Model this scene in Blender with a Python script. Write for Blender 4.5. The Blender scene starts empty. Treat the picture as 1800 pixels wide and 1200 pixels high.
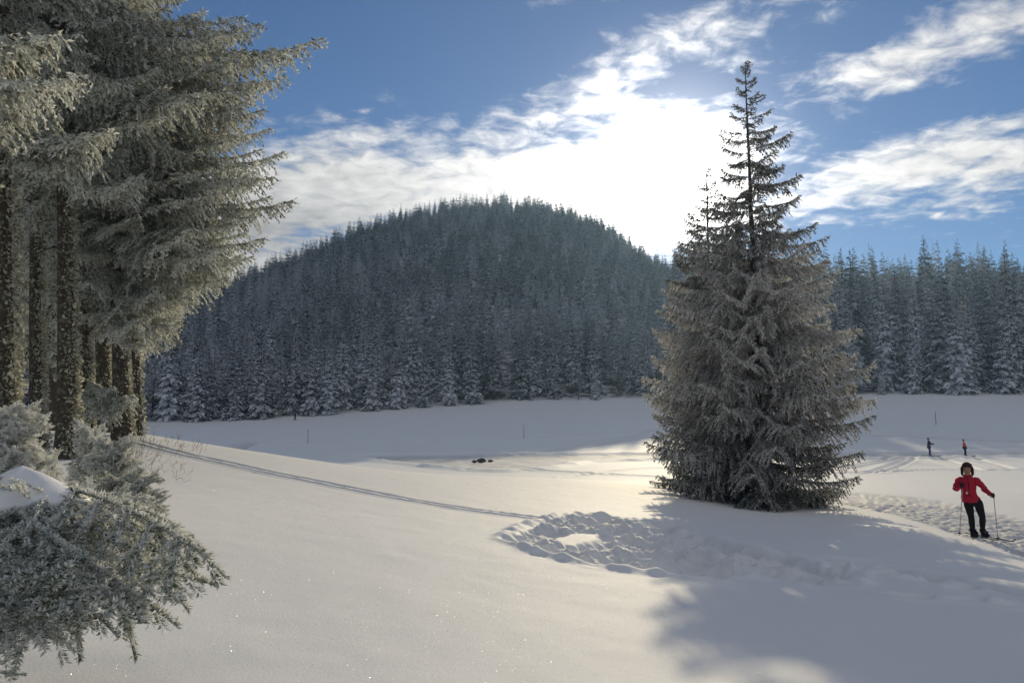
import bpy, math, random
import numpy as np
from mathutils import Matrix, Vector, Euler

# ------------------------------------------------------------------ camera, sky, sun
S = bpy.context.scene
COL = S.collection
PITCH = math.radians(6.4)
EYE = 1.7
cam_d = bpy.data.cameras.new('camera')
cam = bpy.data.objects.new('camera', cam_d)
COL.objects.link(cam)
cam.location = (0, 0, EYE)
cam.rotation_euler = (math.pi / 2 + PITCH, 0, 0)
cam_d.sensor_width = 36
cam_d.lens = 27
cam_d.clip_start = 0.05
cam_d.clip_end = 6000
S.camera = cam
S.view_settings.view_transform = 'Standard'
S.view_settings.look = 'None'
S.view_settings.gamma = 1
S.view_settings.exposure = 0.34
S.view_settings.use_curve_mapping = False
S.cycles.max_bounces = 8
S.cycles.diffuse_bounces = 5
S.cycles.transparent_max_bounces = 8
S.cycles.volume_bounces = 0

SUN_AZ, SUN_EL = math.radians(11.8), math.radians(17.8)
SUN = np.array([math.sin(SUN_AZ) * math.cos(SUN_EL), math.cos(SUN_AZ) * math.cos(SUN_EL), math.sin(SUN_EL)])
sun_d = bpy.data.lights.new('sun', 'SUN')
sun_d.energy = 2.6
sun_d.angle = math.radians(0.53)
sun_d.color = (1.0, 0.845, 0.57)
sun = bpy.data.objects.new('sun', sun_d)
COL.objects.link(sun)
sun.rotation_euler = Vector(-SUN).to_track_quat('-Z', 'Y').to_euler()
sun.location = (20, 60, 60)


def raydir(px, py):
    u, v = (px - 900) / 1350, (600 - py) / 1350
    c, s = math.cos(PITCH), math.sin(PITCH)
    return np.array([u, c - v * s, s + v * c])


class NT:
    """small node-tree builder"""
    def __init__(self, tree):
        self.t = tree
        self.t.nodes.clear()
        self.n, self.l = tree.nodes, tree.links

    def put(self, sock, v):
        if v is None:
            return
        if isinstance(v, bpy.types.NodeSocket):
            self.l.new(v, sock)
        else:
            if sock.type == 'RGBA' and len(v) == 3:
                v = (*v, 1)
            sock.default_value = v

    def add(self, typ, out=0, props=None, **ins):
        nd = self.n.new(typ)
        for k, v in (props or {}).items():
            setattr(nd, k, v)
        for k, v in ins.items():
            key = int(k[1:]) if k[0] == '_' else k.replace('_', ' ')
            self.put(nd.inputs[key], v)
        return nd.outputs[out] if out is not None else nd

    def m(self, op, a, b=None, c=None, clamp=False):
        nd = self.n.new('ShaderNodeMath')
        nd.operation = op
        nd.use_clamp = clamp
        for i, v in enumerate((a, b, c)):
            self.put(nd.inputs[i], v)
        return nd.outputs[0]

    def step(self, x, lo, hi):
        nd = self.n.new('ShaderNodeMapRange')
        nd.interpolation_type = 'SMOOTHSTEP'
        self.put(nd.inputs[0], x)
        nd.inputs[1].default_value = lo
        nd.inputs[2].default_value = hi
        return nd.outputs[0]

    def mix(self, f, a, b, mode='MIX'):
        nd = self.n.new('ShaderNodeMix')
        nd.data_type = 'RGBA'
        nd.blend_type = mode
        self.put(nd.inputs[0], f)
        self.put(nd.inputs[6], a)
        self.put(nd.inputs[7], b)
        return nd.outputs[2]

    def noise(self, vec, scale, detail=4, rough=0.55, dist=0.0):
        nd = self.n.new('ShaderNodeTexNoise')
        self.put(nd.inputs['Vector'], vec)
        nd.inputs['Scale'].default_value = scale
        nd.inputs['Detail'].default_value = detail
        nd.inputs['Roughness'].default_value = rough
        nd.inputs['Distortion'].default_value = dist
        return nd.outputs[0]


def make_world():
    w = bpy.data.worlds.new('World')
    S.world = w
    w.use_nodes = True
    t = NT(w.node_tree)
    sky = t.n.new('ShaderNodeTexSky')
    sky.sky_type = 'NISHITA'
    sky.sun_disc = False
    sky.sun_elevation = SUN_EL
    sky.sun_rotation = SUN_AZ
    sky.altitude = 1200
    sky.air_density = 1.0
    sky.dust_density = 0.05
    sky.ozone_density = 2.5
    tc = t.n.new('ShaderNodeTexCoord')
    d = tc.outputs['Generated']
    sp = t.n.new('ShaderNodeSeparateXYZ')
    t.l.new(d, sp.inputs[0])
    x, y, z = sp.outputs
    zz = t.m('ADD', t.m('MAXIMUM', z, 0.0), 0.09)
    U, V = t.m('DIVIDE', x, zz), t.m('DIVIDE', y, zz)
    uv = t.n.new('ShaderNodeCombineXYZ')
    t.put(uv.inputs[0], U)
    t.put(uv.inputs[1], V)
    uv = uv.outputs[0]
    # stretched copy for the wind-drawn streaks
    mp = t.n.new('ShaderNodeMapping')
    t.put(mp.inputs[0], uv)
    mp.inputs['Rotation'].default_value = (0, 0, math.radians(-38))
    mp.inputs['Scale'].default_value = (0.75, 1.9, 1)
    n_big = t.noise(mp.outputs[0], 1.5, 9, 0.62, 0.5)
    n_puff = t.noise(uv, 11.0, 6, 0.58, 0.4)
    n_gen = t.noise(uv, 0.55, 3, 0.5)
    yy = t.m('MAXIMUM', y, 0.05)
    p, q = t.m('DIVIDE', x, yy), t.m('DIVIDE', z, yy)

    def blob(px, py, rx, ry, ang, amp):
        """an elongated cloud at the sky direction of this bearing; ang in picture sense"""
        a = raydir(px, py)
        p0, q0 = a[0] / a[1], a[2] / a[1]
        c, s_ = math.cos(ang * math.pi / 180), math.sin(ang * math.pi / 180)
        dp, dq = t.m('SUBTRACT', p, p0), t.m('SUBTRACT', q, q0)
        e1 = t.m('ADD', t.m('MULTIPLY', dp, c * 1350 / rx), t.m('MULTIPLY', dq, s_ * 1350 / rx))
        e2 = t.m('ADD', t.m('MULTIPLY', dp, -s_ * 1350 / ry), t.m('MULTIPLY', dq, c * 1350 / ry))
        r2 = t.m('ADD', t.m('MULTIPLY', e1, e1), t.m('MULTIPLY', e2, e2))
        return t.m('MULTIPLY', t.m('EXPONENT', t.m('MULTIPLY', r2, -1.0)), amp)

    blobs = [(560, 340, 340, 105, 0, 1.45), (900, 330, 300, 92, 6, 1.4), (1150, 330, 250, 125, 10, 1.4),
             (300, 430, 420, 130, 0, 1.4), (1000, 255, 170, 42, 14, 0.62),
             (1080, 135, 210, 66, 26, 0.82), (1240, 60, 270, 76, 16, 0.74), (960, 5, 190, 24, 8, 0.52),
             (1600, 105, 245, 66, 24, 0.96), (1730, 55, 180, 72, 16, 0.86), (1480, 165, 120, 40, 20, 0.66),
             (1580, 300, 280, 56, 11, 1.2), (1760, 300, 180, 72, 18, 1.0), (1710, 230, 210, 36, 14, 0.72),
             (1420, 345, 150, 36, 14, 0.9), (1790, 340, 80, 22, 10, 0.7), (1648, 379, 20, 8, 18, 0.75)]
    cov = None
    for b in blobs:
        v = blob(*b)
        cov = v if cov is None else t.m('MAXIMUM', cov, v)
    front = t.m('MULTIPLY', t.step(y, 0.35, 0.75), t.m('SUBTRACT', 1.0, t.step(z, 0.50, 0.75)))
    gen = t.m('MULTIPLY', t.step(n_gen, 0.36, 0.60), 0.95)  # out-of-view cloud cover, made heavier to brighten the shade
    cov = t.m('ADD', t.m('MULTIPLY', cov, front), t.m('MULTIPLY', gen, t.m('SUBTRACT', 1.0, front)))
    nn = t.m('ADD', t.m('MULTIPLY', n_big, 0.55), t.m('MULTIPLY', n_puff, 0.45))
    dens = t.step(t.m('ADD', cov, t.m('MULTIPLY', t.m('SUBTRACT', nn, 0.5), 3.6)), 0.25, 1.15)
    # light of the clouds: thin white, thick grey, strong forward glow towards the sun
    dv = t.n.new('ShaderNodeVectorMath')
    dv.operation = 'DOT_PRODUCT'
    t.l.new(d, dv.inputs[0])
    dv.inputs[1].default_value = tuple(SUN)
    dot1 = t.m('SUBTRACT', dv.outputs['Value'], 1.0)
    g1 = t.m('EXPONENT', t.m('MULTIPLY', dot1, 1 / 0.0045))
    g2 = t.m('EXPONENT', t.m('MULTIPLY', dot1, 1 / 0.035))
    g3 = t.m('EXPONENT', t.m('MULTIPLY', dot1, 1 / 0.25))
    thick = blob(430, 405, 300, 60, 0, 1.0)
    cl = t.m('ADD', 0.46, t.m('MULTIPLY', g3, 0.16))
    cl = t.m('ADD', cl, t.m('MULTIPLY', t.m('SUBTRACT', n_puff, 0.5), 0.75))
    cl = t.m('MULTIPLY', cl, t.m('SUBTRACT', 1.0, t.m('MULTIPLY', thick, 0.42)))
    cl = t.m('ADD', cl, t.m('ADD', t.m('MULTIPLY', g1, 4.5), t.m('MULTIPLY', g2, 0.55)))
    skyc = t.mix(1.0, sky.outputs[0], (0.76, 0.97, 1.23), 'MULTIPLY')
    b1 = t.add('ShaderNodeBackground', Color=skyc, Strength=0.047)
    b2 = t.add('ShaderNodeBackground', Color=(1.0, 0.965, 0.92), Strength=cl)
    glow = t.add('ShaderNodeBackground', Color=(1.0, 0.95, 0.88),
                 Strength=t.m('ADD', t.m('MULTIPLY', g1, 0.9), t.m('MULTIPLY', g2, 0.075)))
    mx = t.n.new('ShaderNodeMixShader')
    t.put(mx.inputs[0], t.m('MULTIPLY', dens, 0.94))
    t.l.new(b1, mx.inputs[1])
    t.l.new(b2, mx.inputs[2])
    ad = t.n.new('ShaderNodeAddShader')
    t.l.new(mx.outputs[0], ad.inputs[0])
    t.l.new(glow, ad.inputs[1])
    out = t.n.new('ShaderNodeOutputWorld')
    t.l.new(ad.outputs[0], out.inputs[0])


make_world()
random.seed(7)
RNG = np.random.default_rng(7)

# ------------------------------------------------------------------ helpers


def tag(o, label=None, cat=None, group=None, kind=None):
    if label:
        o['label'] = label
    if cat:
        o['category'] = cat
    if group:
        o['group'] = group
    if kind:
        o['kind'] = kind
    return o


def link(name, data, parent=None, mat4=None):
    o = bpy.data.objects.new(name, data)
    COL.objects.link(o)
    if mat4 is not None:
        o.matrix_world = mat4
    if parent is not None:
        o.parent = parent
    return o


def empty(name, loc, rz=0.0):
    o = bpy.data.objects.new(name, None)
    o.empty_display_size = 0.3
    COL.objects.link(o)
    o.location = loc
    o.rotation_euler = (0, 0, rz)
    return o


def mesh(name, V, F, mats, attrs=None, smooth=True, matidx=None):
    """V (n,3) array; F (m,3) or (m,4) array, or a list of those arrays"""
    me = bpy.data.meshes.new(name)
    V = np.asarray(V, dtype=np.float32)
    Fs = F if isinstance(F, list) else [F]
    Fs = [np.asarray(f, dtype=np.int32) for f in Fs if len(f)]
    nl = sum(f.size for f in Fs)
    nf = sum(len(f) for f in Fs)
    me.vertices.add(len(V))
    me.vertices.foreach_set('co', V.ravel())
    me.loops.add(nl)
    me.polygons.add(nf)
    me.loops.foreach_set('vertex_index', np.concatenate([f.ravel() for f in Fs]))
    tot = np.concatenate([np.full(len(f), f.shape[1], dtype=np.int32) for f in Fs])
    st = np.concatenate([[0], np.cumsum(tot)[:-1]]).astype(np.int32)
    me.polygons.foreach_set('loop_start', st)
    me.polygons.foreach_set('loop_total', tot)
    me.polygons.foreach_set('use_smooth', np.full(nf, bool(smooth)))
    if matidx is not None:
        me.polygons.foreach_set('material_index', np.asarray(matidx, dtype=np.int32))
    me.update(calc_edges=True)
    for k, a in (attrs or {}).items():
        at = me.attributes.new(k, 'FLOAT', 'POINT')
        at.data.foreach_set('value', np.asarray(a, dtype=np.float32))
    for mt in (mats if isinstance(mats, (list, tuple)) else [mats]):
        me.materials.append(mt)
    return me


def tube_arrays(pts, rad, n=6, cap=True):
    pts = np.asarray(pts, float)
    k = len(pts)
    rad = np.broadcast_to(np.asarray(rad, float), (k,))
    tan = np.gradient(pts, axis=0)
    tan /= np.linalg.norm(tan, axis=1, keepdims=True) + 1e-9
    ref = np.array([0, 0, 1.0]) if abs(tan[0, 2]) < 0.9 else np.array([1.0, 0, 0])
    a = np.cross(tan, ref)
    a /= np.linalg.norm(a, axis=1, keepdims=True) + 1e-9
    b = np.cross(tan, a)
    th = np.linspace(0, 2 * np.pi, n, endpoint=False)
    V = pts[:, None, :] + rad[:, None, None] * (np.cos(th)[None, :, None] * a[:, None, :] + np.sin(th)[None, :, None] * b[:, None, :])
    V = V.reshape(-1, 3)
    i = np.arange(k - 1)[:, None] * n
    j = np.arange(n)[None, :]
    F = np.stack([i + j, i + (j + 1) % n, i + n + (j + 1) % n, i + n + j], axis=-1).reshape(-1, 4)
    if cap:
        V = np.vstack([V, pts[0], pts[-1]])
        c0, c1 = k * n, k * n + 1
        jj = np.arange(n)
        T = np.vstack([np.stack([np.full(n, c0), (jj + 1) % n, jj], 1),
                       np.stack([np.full(n, c1), (k - 1) * n + jj, (k - 1) * n + (jj + 1) % n], 1)])
        return V, [F, T]
    return V, [F]


def joinarr(parts):
    """parts: list of (V, [F..], attrs dict) -> merged"""
    Vs, Q, T, off = [], [], [], 0
    keys = set().union(*[set(p[2]) for p in parts])
    at = {k: [] for k in keys}
    for V, Fs, A in parts:
        Vs.append(V)
        for f in Fs:
            (Q if f.shape[1] == 4 else T).append(f + off)
        for k in keys:
            at[k].append(np.broadcast_to(np.asarray(A.get(k, 0.0), float), (len(V),)))
        off += len(V)
    F = []
    if Q:
        F.append(np.vstack(Q))
    if T:
        F.append(np.vstack(T))
    return np.vstack(Vs), F, {k: np.concatenate(v) for k, v in at.items()}


def unit(v):
    return v / (np.linalg.norm(v, axis=-1, keepdims=True) + 1e-9)


def kites(P, D, L, W, rng, frost, fold=0.35, roll=None):
    """folded leaf-like blades: base P, direction D, length L, width W -> V, T, frost"""
    n = len(P)
    D = unit(D)
    ref = rng.normal(size=(n, 3))
    a = unit(np.cross(D, ref))
    if roll is not None:
        a = unit(np.cross(D, roll))
    b = np.cross(D, a)
    L, W = np.broadcast_to(L, (n,))[:, None], np.broadcast_to(W, (n,))[:, None]
    mid = P + D * L * 0.45
    lft = mid + a * W * 0.5 + b * W * fold
    rgt = mid - a * W * 0.5 + b * W * fold
    tip = P + D * L
    V = np.stack([P, lft, tip, rgt], axis=1).reshape(-1, 3)
    i = np.arange(n)[:, None] * 4
    T = np.concatenate([i + np.array([[0, 2, 1]]), i + np.array([[0, 3, 2]])], axis=0)
    fr = np.broadcast_to(frost, (n,))
    fr4 = np.stack([fr * 0.75, fr, np.minimum(fr * 1.25, 1), fr], axis=1).ravel()
    return V, T, fr4


# cheap value noise on arrays
_perm = np.random.default_rng(3).random((256, 256))


def vnoise(x, y):
    xi, yi = np.floor(x).astype(int), np.floor(y).astype(int)
    fx, fy = x - xi, y - yi
    fx, fy = fx * fx * (3 - 2 * fx), fy * fy * (3 - 2 * fy)
    g = lambda i, j: _perm[i & 255, j & 255]
    return (g(xi, yi) * (1 - fx) + g(xi + 1, yi) * fx) * (1 - fy) + (g(xi, yi + 1) * (1 - fx) + g(xi + 1, yi + 1) * fx) * fy - 0.5


def fbm(x, y, o=4):
    r, a = 0, 1.0
    for k in range(o):
        r = r + a * vnoise(x * 2 ** k + 17.3 * k, y * 2 ** k - 9.1 * k)
        a *= 0.5
    return r


# ------------------------------------------------------------------ terrain
def ctl(px, py, d):
    a = raydir(px, py)
    k = d / a[1]
    return (a[0] * k, d, EYE + a[2] * k)


C = [ctl(0, 1200, 4.6), ctl(450, 1200, 5.0), ctl(900, 1200, 5.3), ctl(1350, 1200, 5.6), ctl(1800, 1200, 6.0),
     ctl(0, 1050, 6.0), ctl(400, 1050, 6.9), ctl(900, 1050, 8.0), ctl(1350, 1050, 8.9), ctl(1800, 1050, 10.0),
     ctl(150, 950, 8.2), ctl(500, 950, 9.6), ctl(900, 950, 12.0), ctl(1250, 960, 13.4), ctl(1500, 950, 16.0), ctl(1718, 943, 18.9), ctl(1800, 985, 14.8),
     ctl(250, 880, 11.8), ctl(450, 880, 13.2), ctl(750, 880, 17.0), ctl(1080, 880, 22.0), ctl(1250, 882, 24.5),
     ctl(115, 805, 18.0), ctl(10, 832, 15.0), ctl(60, 792, 20.0), ctl(178, 758, 26.0), ctl(240, 768, 24.0), ctl(-300, 800, 18), ctl(-300, 900, 9),
     ctl(330, 782, 24.0), ctl(500, 802, 25.5), ctl(700, 827, 27.5), ctl(880, 838, 28.0), ctl(1060, 846, 28.5),
     ctl(1200, 868, 26.5), ctl(1340, 893, 25.0), ctl(1460, 893, 25.0), ctl(1420, 918, 19.5), ctl(1600, 930, 18.2), ctl(1580, 905, 22.8),
     ctl(1700, 900, 24.3), ctl(1800, 930, 20.3), ctl(1600, 870, 30.0)]


def az(px):
    return math.atan2((px - 900) / 1350, math.cos(PITCH))


def polar(px, d, z):
    t = az(px)
    return (d * math.tan(t), d, z)


for px, z40, z55 in ((-300, 1.2, 0.6), (0, 0.9, 0.2), (250, 0.1, -0.6), (450, -0.6, -0.95), (700, -0.95, -1.0), (950, -1.0, -1.0), (1200, -1.0, -1.0), (1450, -1.0, -1.0), (1800, -1.0, -1.0), (2100, -1, -1)):
    C += [polar(px, 40, z40), polar(px, 55, z55), polar(px, 75, -0.95 if px > 500 else -0.8)]
EDGE = [(-400, 752, 140), (0, 750, 140), (250, 745, 143), (450, 739, 143), (650, 724, 150), (850, 709, 158), (1150, 700, 165), (1350, 697, 155), (1540, 695, 140), (1700, 696, 132), (1800, 697, 130), (2200, 697, 125)]
for px, py, d in EDGE:
    e = ctl(px, py, d)
    C.append(e)
    C.append(polar(px, d * 0.8, -0.95 + (e[2] + 0.95) * 0.42))
# hill: skyline of tree tops, minus tree height
HILL = [(-500, 560, 300), (-100, 545, 310), (250, 520, 320), (390, 482, 330), (500, 447, 345), (600, 408, 360), (700, 374, 372), (860, 352, 380), (960, 355, 380), (1060, 380, 372),
        (1110, 412, 362), (1160, 450, 350), (1250, 475, 330), (1400, 490, 320), (1600, 490, 310), (1800, 490, 300), (2200, 490, 300)]
for px, py, d in HILL:
    x, y, z = ctl(px, py, d)
    C.append((x, y, z - 12))
    ex = np.interp(px, [e[0] for e in EDGE], [e[2] for e in EDGE])
    ez = np.interp(px, [e[0] for e in EDGE], [ctl(*e)[2] for e in EDGE])
    C.append(polar(px, ex + (d - ex) * 0.55, ez + (z - 12 - ez) * 0.60))
    C.append(polar(px, d * 1.35, (z - 12) * 0.72))
    C.append(polar(px, d * 3.5, 40))
for deg in (65, 90, 120, 150, 180, -180, -150, -120, -90, -65):
    t = math.radians(deg)
    for r, z in ((4, 0.1), (10, 0.1), (30, 0.0), (80, 0.5), (200, 8), (450, 30), (1300, 60)):
        zz = z + (0.9 if deg < 0 and 5 < r < 40 and deg > -150 else 0) - (0.6 if 0 < deg < 130 and 5 < r < 90 else 0)
        C.append((r * math.sin(t), r * math.cos(t), zz))
for deg in range(-150, 181, 30):
    C.append((1.5 * math.sin(math.radians(deg)), 1.5 * math.cos(math.radians(deg)), 0.0))
C = np.array(C)
KT = 1.25


def lp(x, y):
    return np.stack([KT * np.arctan2(x, y), np.log(np.hypot(x, y) + 0.3)], axis=-1)


def tps(r2):
    return 0.5 * r2 * np.log(r2 + 1e-12)


_X = lp(C[:, 0], C[:, 1])
_d2 = ((_X[:, None] - _X[None]) ** 2).sum(-1)
_n = len(C)
# heights are fitted as slopes (z / distance) so that near and far weigh alike
_r = np.hypot(C[:, 0], C[:, 1]) + 1.0
_A = np.zeros((_n + 3, _n + 3))
_A[:_n, :_n] = tps(_d2) + np.eye(_n) * 1e-4
_A[:_n, _n] = 1
_A[:_n, _n + 1:] = _X
_A[_n, :_n] = 1
_A[_n + 1:, :_n] = _X.T
_w = np.linalg.solve(_A, np.concatenate([C[:, 2] / _r, [0, 0, 0]]))


def zbase(x, y):
    x, y = np.asarray(x, float), np.asarray(y, float)
    shp = x.shape
    Q = lp(x.ravel(), y.ravel())
    out = np.empty(len(Q))
    for i in range(0, len(Q), 40000):
        q = Q[i:i + 40000]
        d2 = ((q[:, None] - _X[None]) ** 2).sum(-1)
        out[i:i + 40000] = tps(d2) @ _w[:_n] + _w[_n] + q @ _w[_n + 1:]
    return (out * (np.hypot(x.ravel(), y.ravel()) + 1.0)).reshape(shp)


_dd = np.exp(np.linspace(math.log(2.5), math.log(420), 2200))


def G(px, py, dmin=0.0):
    """ground point seen at this bearing"""
    a = raydir(px, py)
    k = _dd / a[1]
    zg = zbase(a[0] * k, _dd)
    hit = np.where((EYE + a[2] * k <= zg) & (_dd > dmin))[0]
    i = hit[0] if len(hit) else len(_dd) - 1
    d = _dd[i]
    return np.array([a[0] * k[i], d, float(zg[i])])


def at(px, py, d):
    """world point at this bearing and distance"""
    return np.array(ctl(px, py, d))


def gz(x, y):
    return float(zbase(np.array([x]), np.array([y]))[0])


def dist_poly(X, Y, pts):
    best = np.full(X.shape, 1e9)
    side = np.zeros(X.shape)
    for (x0, y0), (x1, y1) in zip(pts[:-1], pts[1:]):
        dx, dy = x1 - x0, y1 - y0
        l2 = dx * dx + dy * dy + 1e-9
        t = np.clip(((X - x0) * dx + (Y - y0) * dy) / l2, 0, 1)
        ex, ey = X - (x0 + t * dx), Y - (y0 + t * dy)
        d = np.hypot(ex, ey)
        s = np.sign(dx * ey - dy * ex)
        m = d < best
        best = np.where(m, d, best)
        side = np.where(m, s, side)
    return best * side


def smooth_line(pxs, dmin=0.0, n=10):
    P = np.array([G(px, py, dmin)[:2] for px, py in pxs])
    if len(P) < 3:
        return [tuple(p) for p in P]
    t = np.arange(len(P))
    tt = np.linspace(0, len(P) - 1, n * (len(P) - 1) + 1)
    out = []
    for k in tt:
        i = min(int(k), len(P) - 2)
        f = k - i
        p0, p1, p2, p3 = P[max(i - 1, 0)], P[i], P[i + 1], P[min(i + 2, len(P) - 1)]
        out.append(tuple(0.5 * ((2 * p1) + (-p0 + p2) * f + (2 * p0 - 5 * p1 + 4 * p2 - p3) * f * f + (-p0 + 3 * p1 - 3 * p2 + p3) * f ** 3)))
    return out


def inpoly(X, Y, poly):
    c = np.zeros(X.shape, bool)
    n = len(poly)
    for i in range(n):
        (x0, y0), (x1, y1) = poly[i], poly[(i + 1) % n]
        m = ((y0 > Y) != (y1 > Y)) & (X < (x1 - x0) * (Y - y0) / (y1 - y0 + 1e-12) + x0)
        c ^= m
    return c


def gauss(d, w):
    return np.exp(-(d / w) ** 2)


def build_ground():
    rows = np.concatenate([np.exp(np.linspace(math.log(0.25), math.log(4.3), 14))[:-1], np.arange(4.3, 9, 0.05), np.arange(9, 16, 0.042), np.arange(16, 27, 0.065), np.arange(27, 30, 0.1),
                           np.arange(30, 95, 0.34), np.arange(95, 172, 1.0), np.exp(np.linspace(math.log(172), math.log(950), 40))])
    th = np.concatenate([np.linspace(-180, -38, 48)[:-1], np.linspace(-38, 38, 560), np.linspace(38, 180, 48)[1:]]) * math.pi / 180
    R, T = np.meshgrid(rows, th, indexing='ij')
    X, Y = R * np.sin(T), R * np.cos(T)
    Z = zbase(X, Y)
    packed = np.zeros_like(Z)
    front = (np.abs(T) < math.radians(40))
    Z += front * (0.018 * fbm(X * 0.45, Y * 0.45, 3) + 0.009 * fbm(X * 2.1 + 5, Y * 2.1, 2)) * np.clip(1.2 - R / 80, 0.2, 1)
    Z += (R > 60) * 0.25 * fbm(X * 0.03, Y * 0.03, 3) * np.clip((R - 60) / 60, 0, 1)
    sel0 = (R < 190) & front
    idx0 = np.where(sel0)
    x, y, r = X[idx0], Y[idx0], R[idx0]
    dz = np.zeros_like(x)
    pk = np.zeros_like(x)

    def groove(line, offs, w, dep, p=0.0, berm=0.3, rmin=0, rmax=1e9, rough=0.0):
        nonlocal dz, pk
        pts = np.array(line)
        s = (x > pts[:, 0].min() - 3) & (x < pts[:, 0].max() + 3) & (y > pts[:, 1].min() - 3) & (y < pts[:, 1].max() + 3)
        i = np.where(s)[0]
        d = dist_poly(x[i], y[i], line)
        wob = 1 + 0.5 * fbm(x[i] * 1.3, y[i] * 1.3, 2)
        for o in offs:
            g = gauss(d - o, w)
            dz[i] -= dep * g * wob
            dz[i] += dep * berm * (gauss(d - o - 1.9 * w, w * 0.7) + gauss(d - o + 1.9 * w, w * 0.7)) * wob
            pk[i] = np.maximum(pk[i], p * g)
        if rough:
            env = gauss(d, max(abs(o) for o in offs) + w)
            dz[i] += env * rough * fbm(x[i] * 5, y[i] * 5, 3)

    # ski track running down from the trees, two ruts
    groove(smooth_line([(235, 776), (330, 800), (450, 826), (600, 856), (760, 886), (880, 903), (960, 913), (1010, 925)]), (-0.20, 0.20), 0.075, 0.075, 0.5, 0.35, rough=0.02)
    groove(smooth_line([(470, 797), (600, 813), (790, 829)]), (0,), 0.09, 0.03)
    # track going on to the right edge
    groove(smooth_line([(1230, 950), (1330, 968), (1450, 987), (1600, 1007), (1800, 1046), (1950, 1085)]), (-0.16, 0.13), 0.08, 0.085, 0.5, 0.3, rough=0.03)
    groove(smooth_line([(1280, 945), (1420, 975), (1560, 988), (1700, 1008), (1850, 1030)]), (0,), 0.12, 0.06, 0.4, 0.3, rough=0.05)
    # trampled ring
    ring_o = [tuple(G(*p)[:2]) for p in ((893, 942), (925, 925), (985, 908), (1040, 905), (1150, 919), (1230, 935), (1330, 968), (1420, 985), (1505, 1010), (1500, 1030), (1420, 1028), (1320, 1012), (1260, 1020), (1150, 1008), (1050, 995), (950, 972))]
    isl = [tuple(G(*p)[:2]) for p in ((965, 946), (1005, 934), (1058, 937), (1068, 949), (1020, 962), (985, 958))]
    i = np.where((x > -2) & (x < 9) & (y > 7) & (y < 18))[0]
    xx, yy = x[i], y[i]
    do, di = np.abs(dist_poly(xx, yy, ring_o + ring_o[:1])), np.abs(dist_poly(xx, yy, isl + isl[:1]))
    do *= np.where(inpoly(xx, yy, ring_o), 1, -1)
    di *= np.where(inpoly(xx, yy, isl), 1, -1)
    jit = 0.16 * fbm(xx * 1.7, yy * 1.7, 3)
    env = np.clip((do + jit) / 0.22, 0, 1) * (1 - np.clip((di + jit + 0.05) / 0.2, 0, 1))
    env = env * env * (3 - 2 * env)
    fade = np.clip(1.25 - (xx - 4.0) / 4.5, 0.55, 1)
    lump = fbm(xx * 1.9 + 3, yy * 1.9, 4)
    ridg = 0.22 - np.abs(fbm(xx * 1.5 + 31, yy * 1.5 + 7, 4))
    dz[i] += env * fade * (-0.10 + 0.25 * lump + 0.36 * ridg + 0.10 * fbm(xx * 5.5, yy * 5.5, 4))
    dz[i] += gauss(do + 0.08, 0.13) * fade * (0.04 + 0.12 * fbm(xx * 2.6, yy * 2.6, 3))
    pk[i] = np.maximum(pk[i], 0.25 * env)
    # the rut of the outer loop, and footprints
    groove([tuple(G(*p)[:2]) for p in ((905, 950), (960, 966), (1050, 988), (1150, 1003), (1250, 1016))], (0,), 0.14, 0.10, 0.3, 0.35, rough=0.05)
    rr = random.Random(5)
    feet = [(1395 + 32 * k + rr.uniform(-8, 8), 985 + 5.0 * k + rr.uniform(-9, 9)) for k in range(9)] + [(1605, 1049), (1592, 1050), (1745, 1062), (1700, 1055), (1780, 1066), (1340, 990), (1375, 1012), (1430, 1006), (1300, 975), (1480, 1018), (1690, 1035)]
    for px, py in feet:
        g = G(px, py)
        a_ = rr.uniform(-0.5, 0.5)
        ux, uy = (x - g[0]) * math.cos(a_) + (y - g[1]) * math.sin(a_), -(x - g[0]) * math.sin(a_) + (y - g[1]) * math.cos(a_)
        q = (ux / 0.24) ** 2 + (uy / 0.14) ** 2
        dz += -0.10 * np.exp(-q ** 2) + 0.025 * np.exp(-(np.sqrt(q) - 1.5) ** 2 * 5)
    # groomed piste where the skier comes up
    pis = [tuple(G(*p)[:2]) for p in ((1455, 868), (1520, 866), (1620, 874), (1720, 893), (1830, 920), (2000, 960))] + [tuple(G(*p)[:2]) for p in ((2000, 1060), (1830, 990), (1735, 955), (1650, 928), (1570, 903), (1480, 885))]
    i = np.where((x > 7) & (x < 28) & (y > 12) & (y < 36))[0]
    xx, yy = x[i], y[i]
    d = np.abs(dist_poly(xx, yy, pis + pis[:1])) * np.where(inpoly(xx, yy, pis), 1, -1)
    env = np.clip((d + 0.12 * fbm(xx * 1.2, yy * 1.2, 3) + 0.1) / 0.35, 0, 1)
    dz[i] += env * (-0.06 + 0.035 * fbm(xx * 1.6 + yy * 0.8, yy * 2.4 - xx * 1.2, 3) + 0.085 * fbm(xx * 4.2 + yy * 3, yy * 9 - xx * 5, 4))
    pk[i] = np.maximum(pk[i], 0.75 * env)
    groove([tuple(G(*p)[:2]) for p in ((1670, 930), (1718, 944), (1770, 960), (1830, 985))], (-0.16, 0.16), 0.06, 0.05, 0.4, 0.25)
    groove([tuple(G(*p)[:2]) for p in ((1540, 897), (1570, 885), (1590, 888))], (0,), 0.1, 0.06, 0.3)
    # piste over the meadow behind the crest
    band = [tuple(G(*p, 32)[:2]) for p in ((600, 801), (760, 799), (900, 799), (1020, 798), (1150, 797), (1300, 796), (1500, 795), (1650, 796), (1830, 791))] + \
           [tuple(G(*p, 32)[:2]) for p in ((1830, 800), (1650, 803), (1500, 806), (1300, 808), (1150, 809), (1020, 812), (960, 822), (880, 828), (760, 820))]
    i = np.where((r > 32) & (r < 110))[0]
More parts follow.
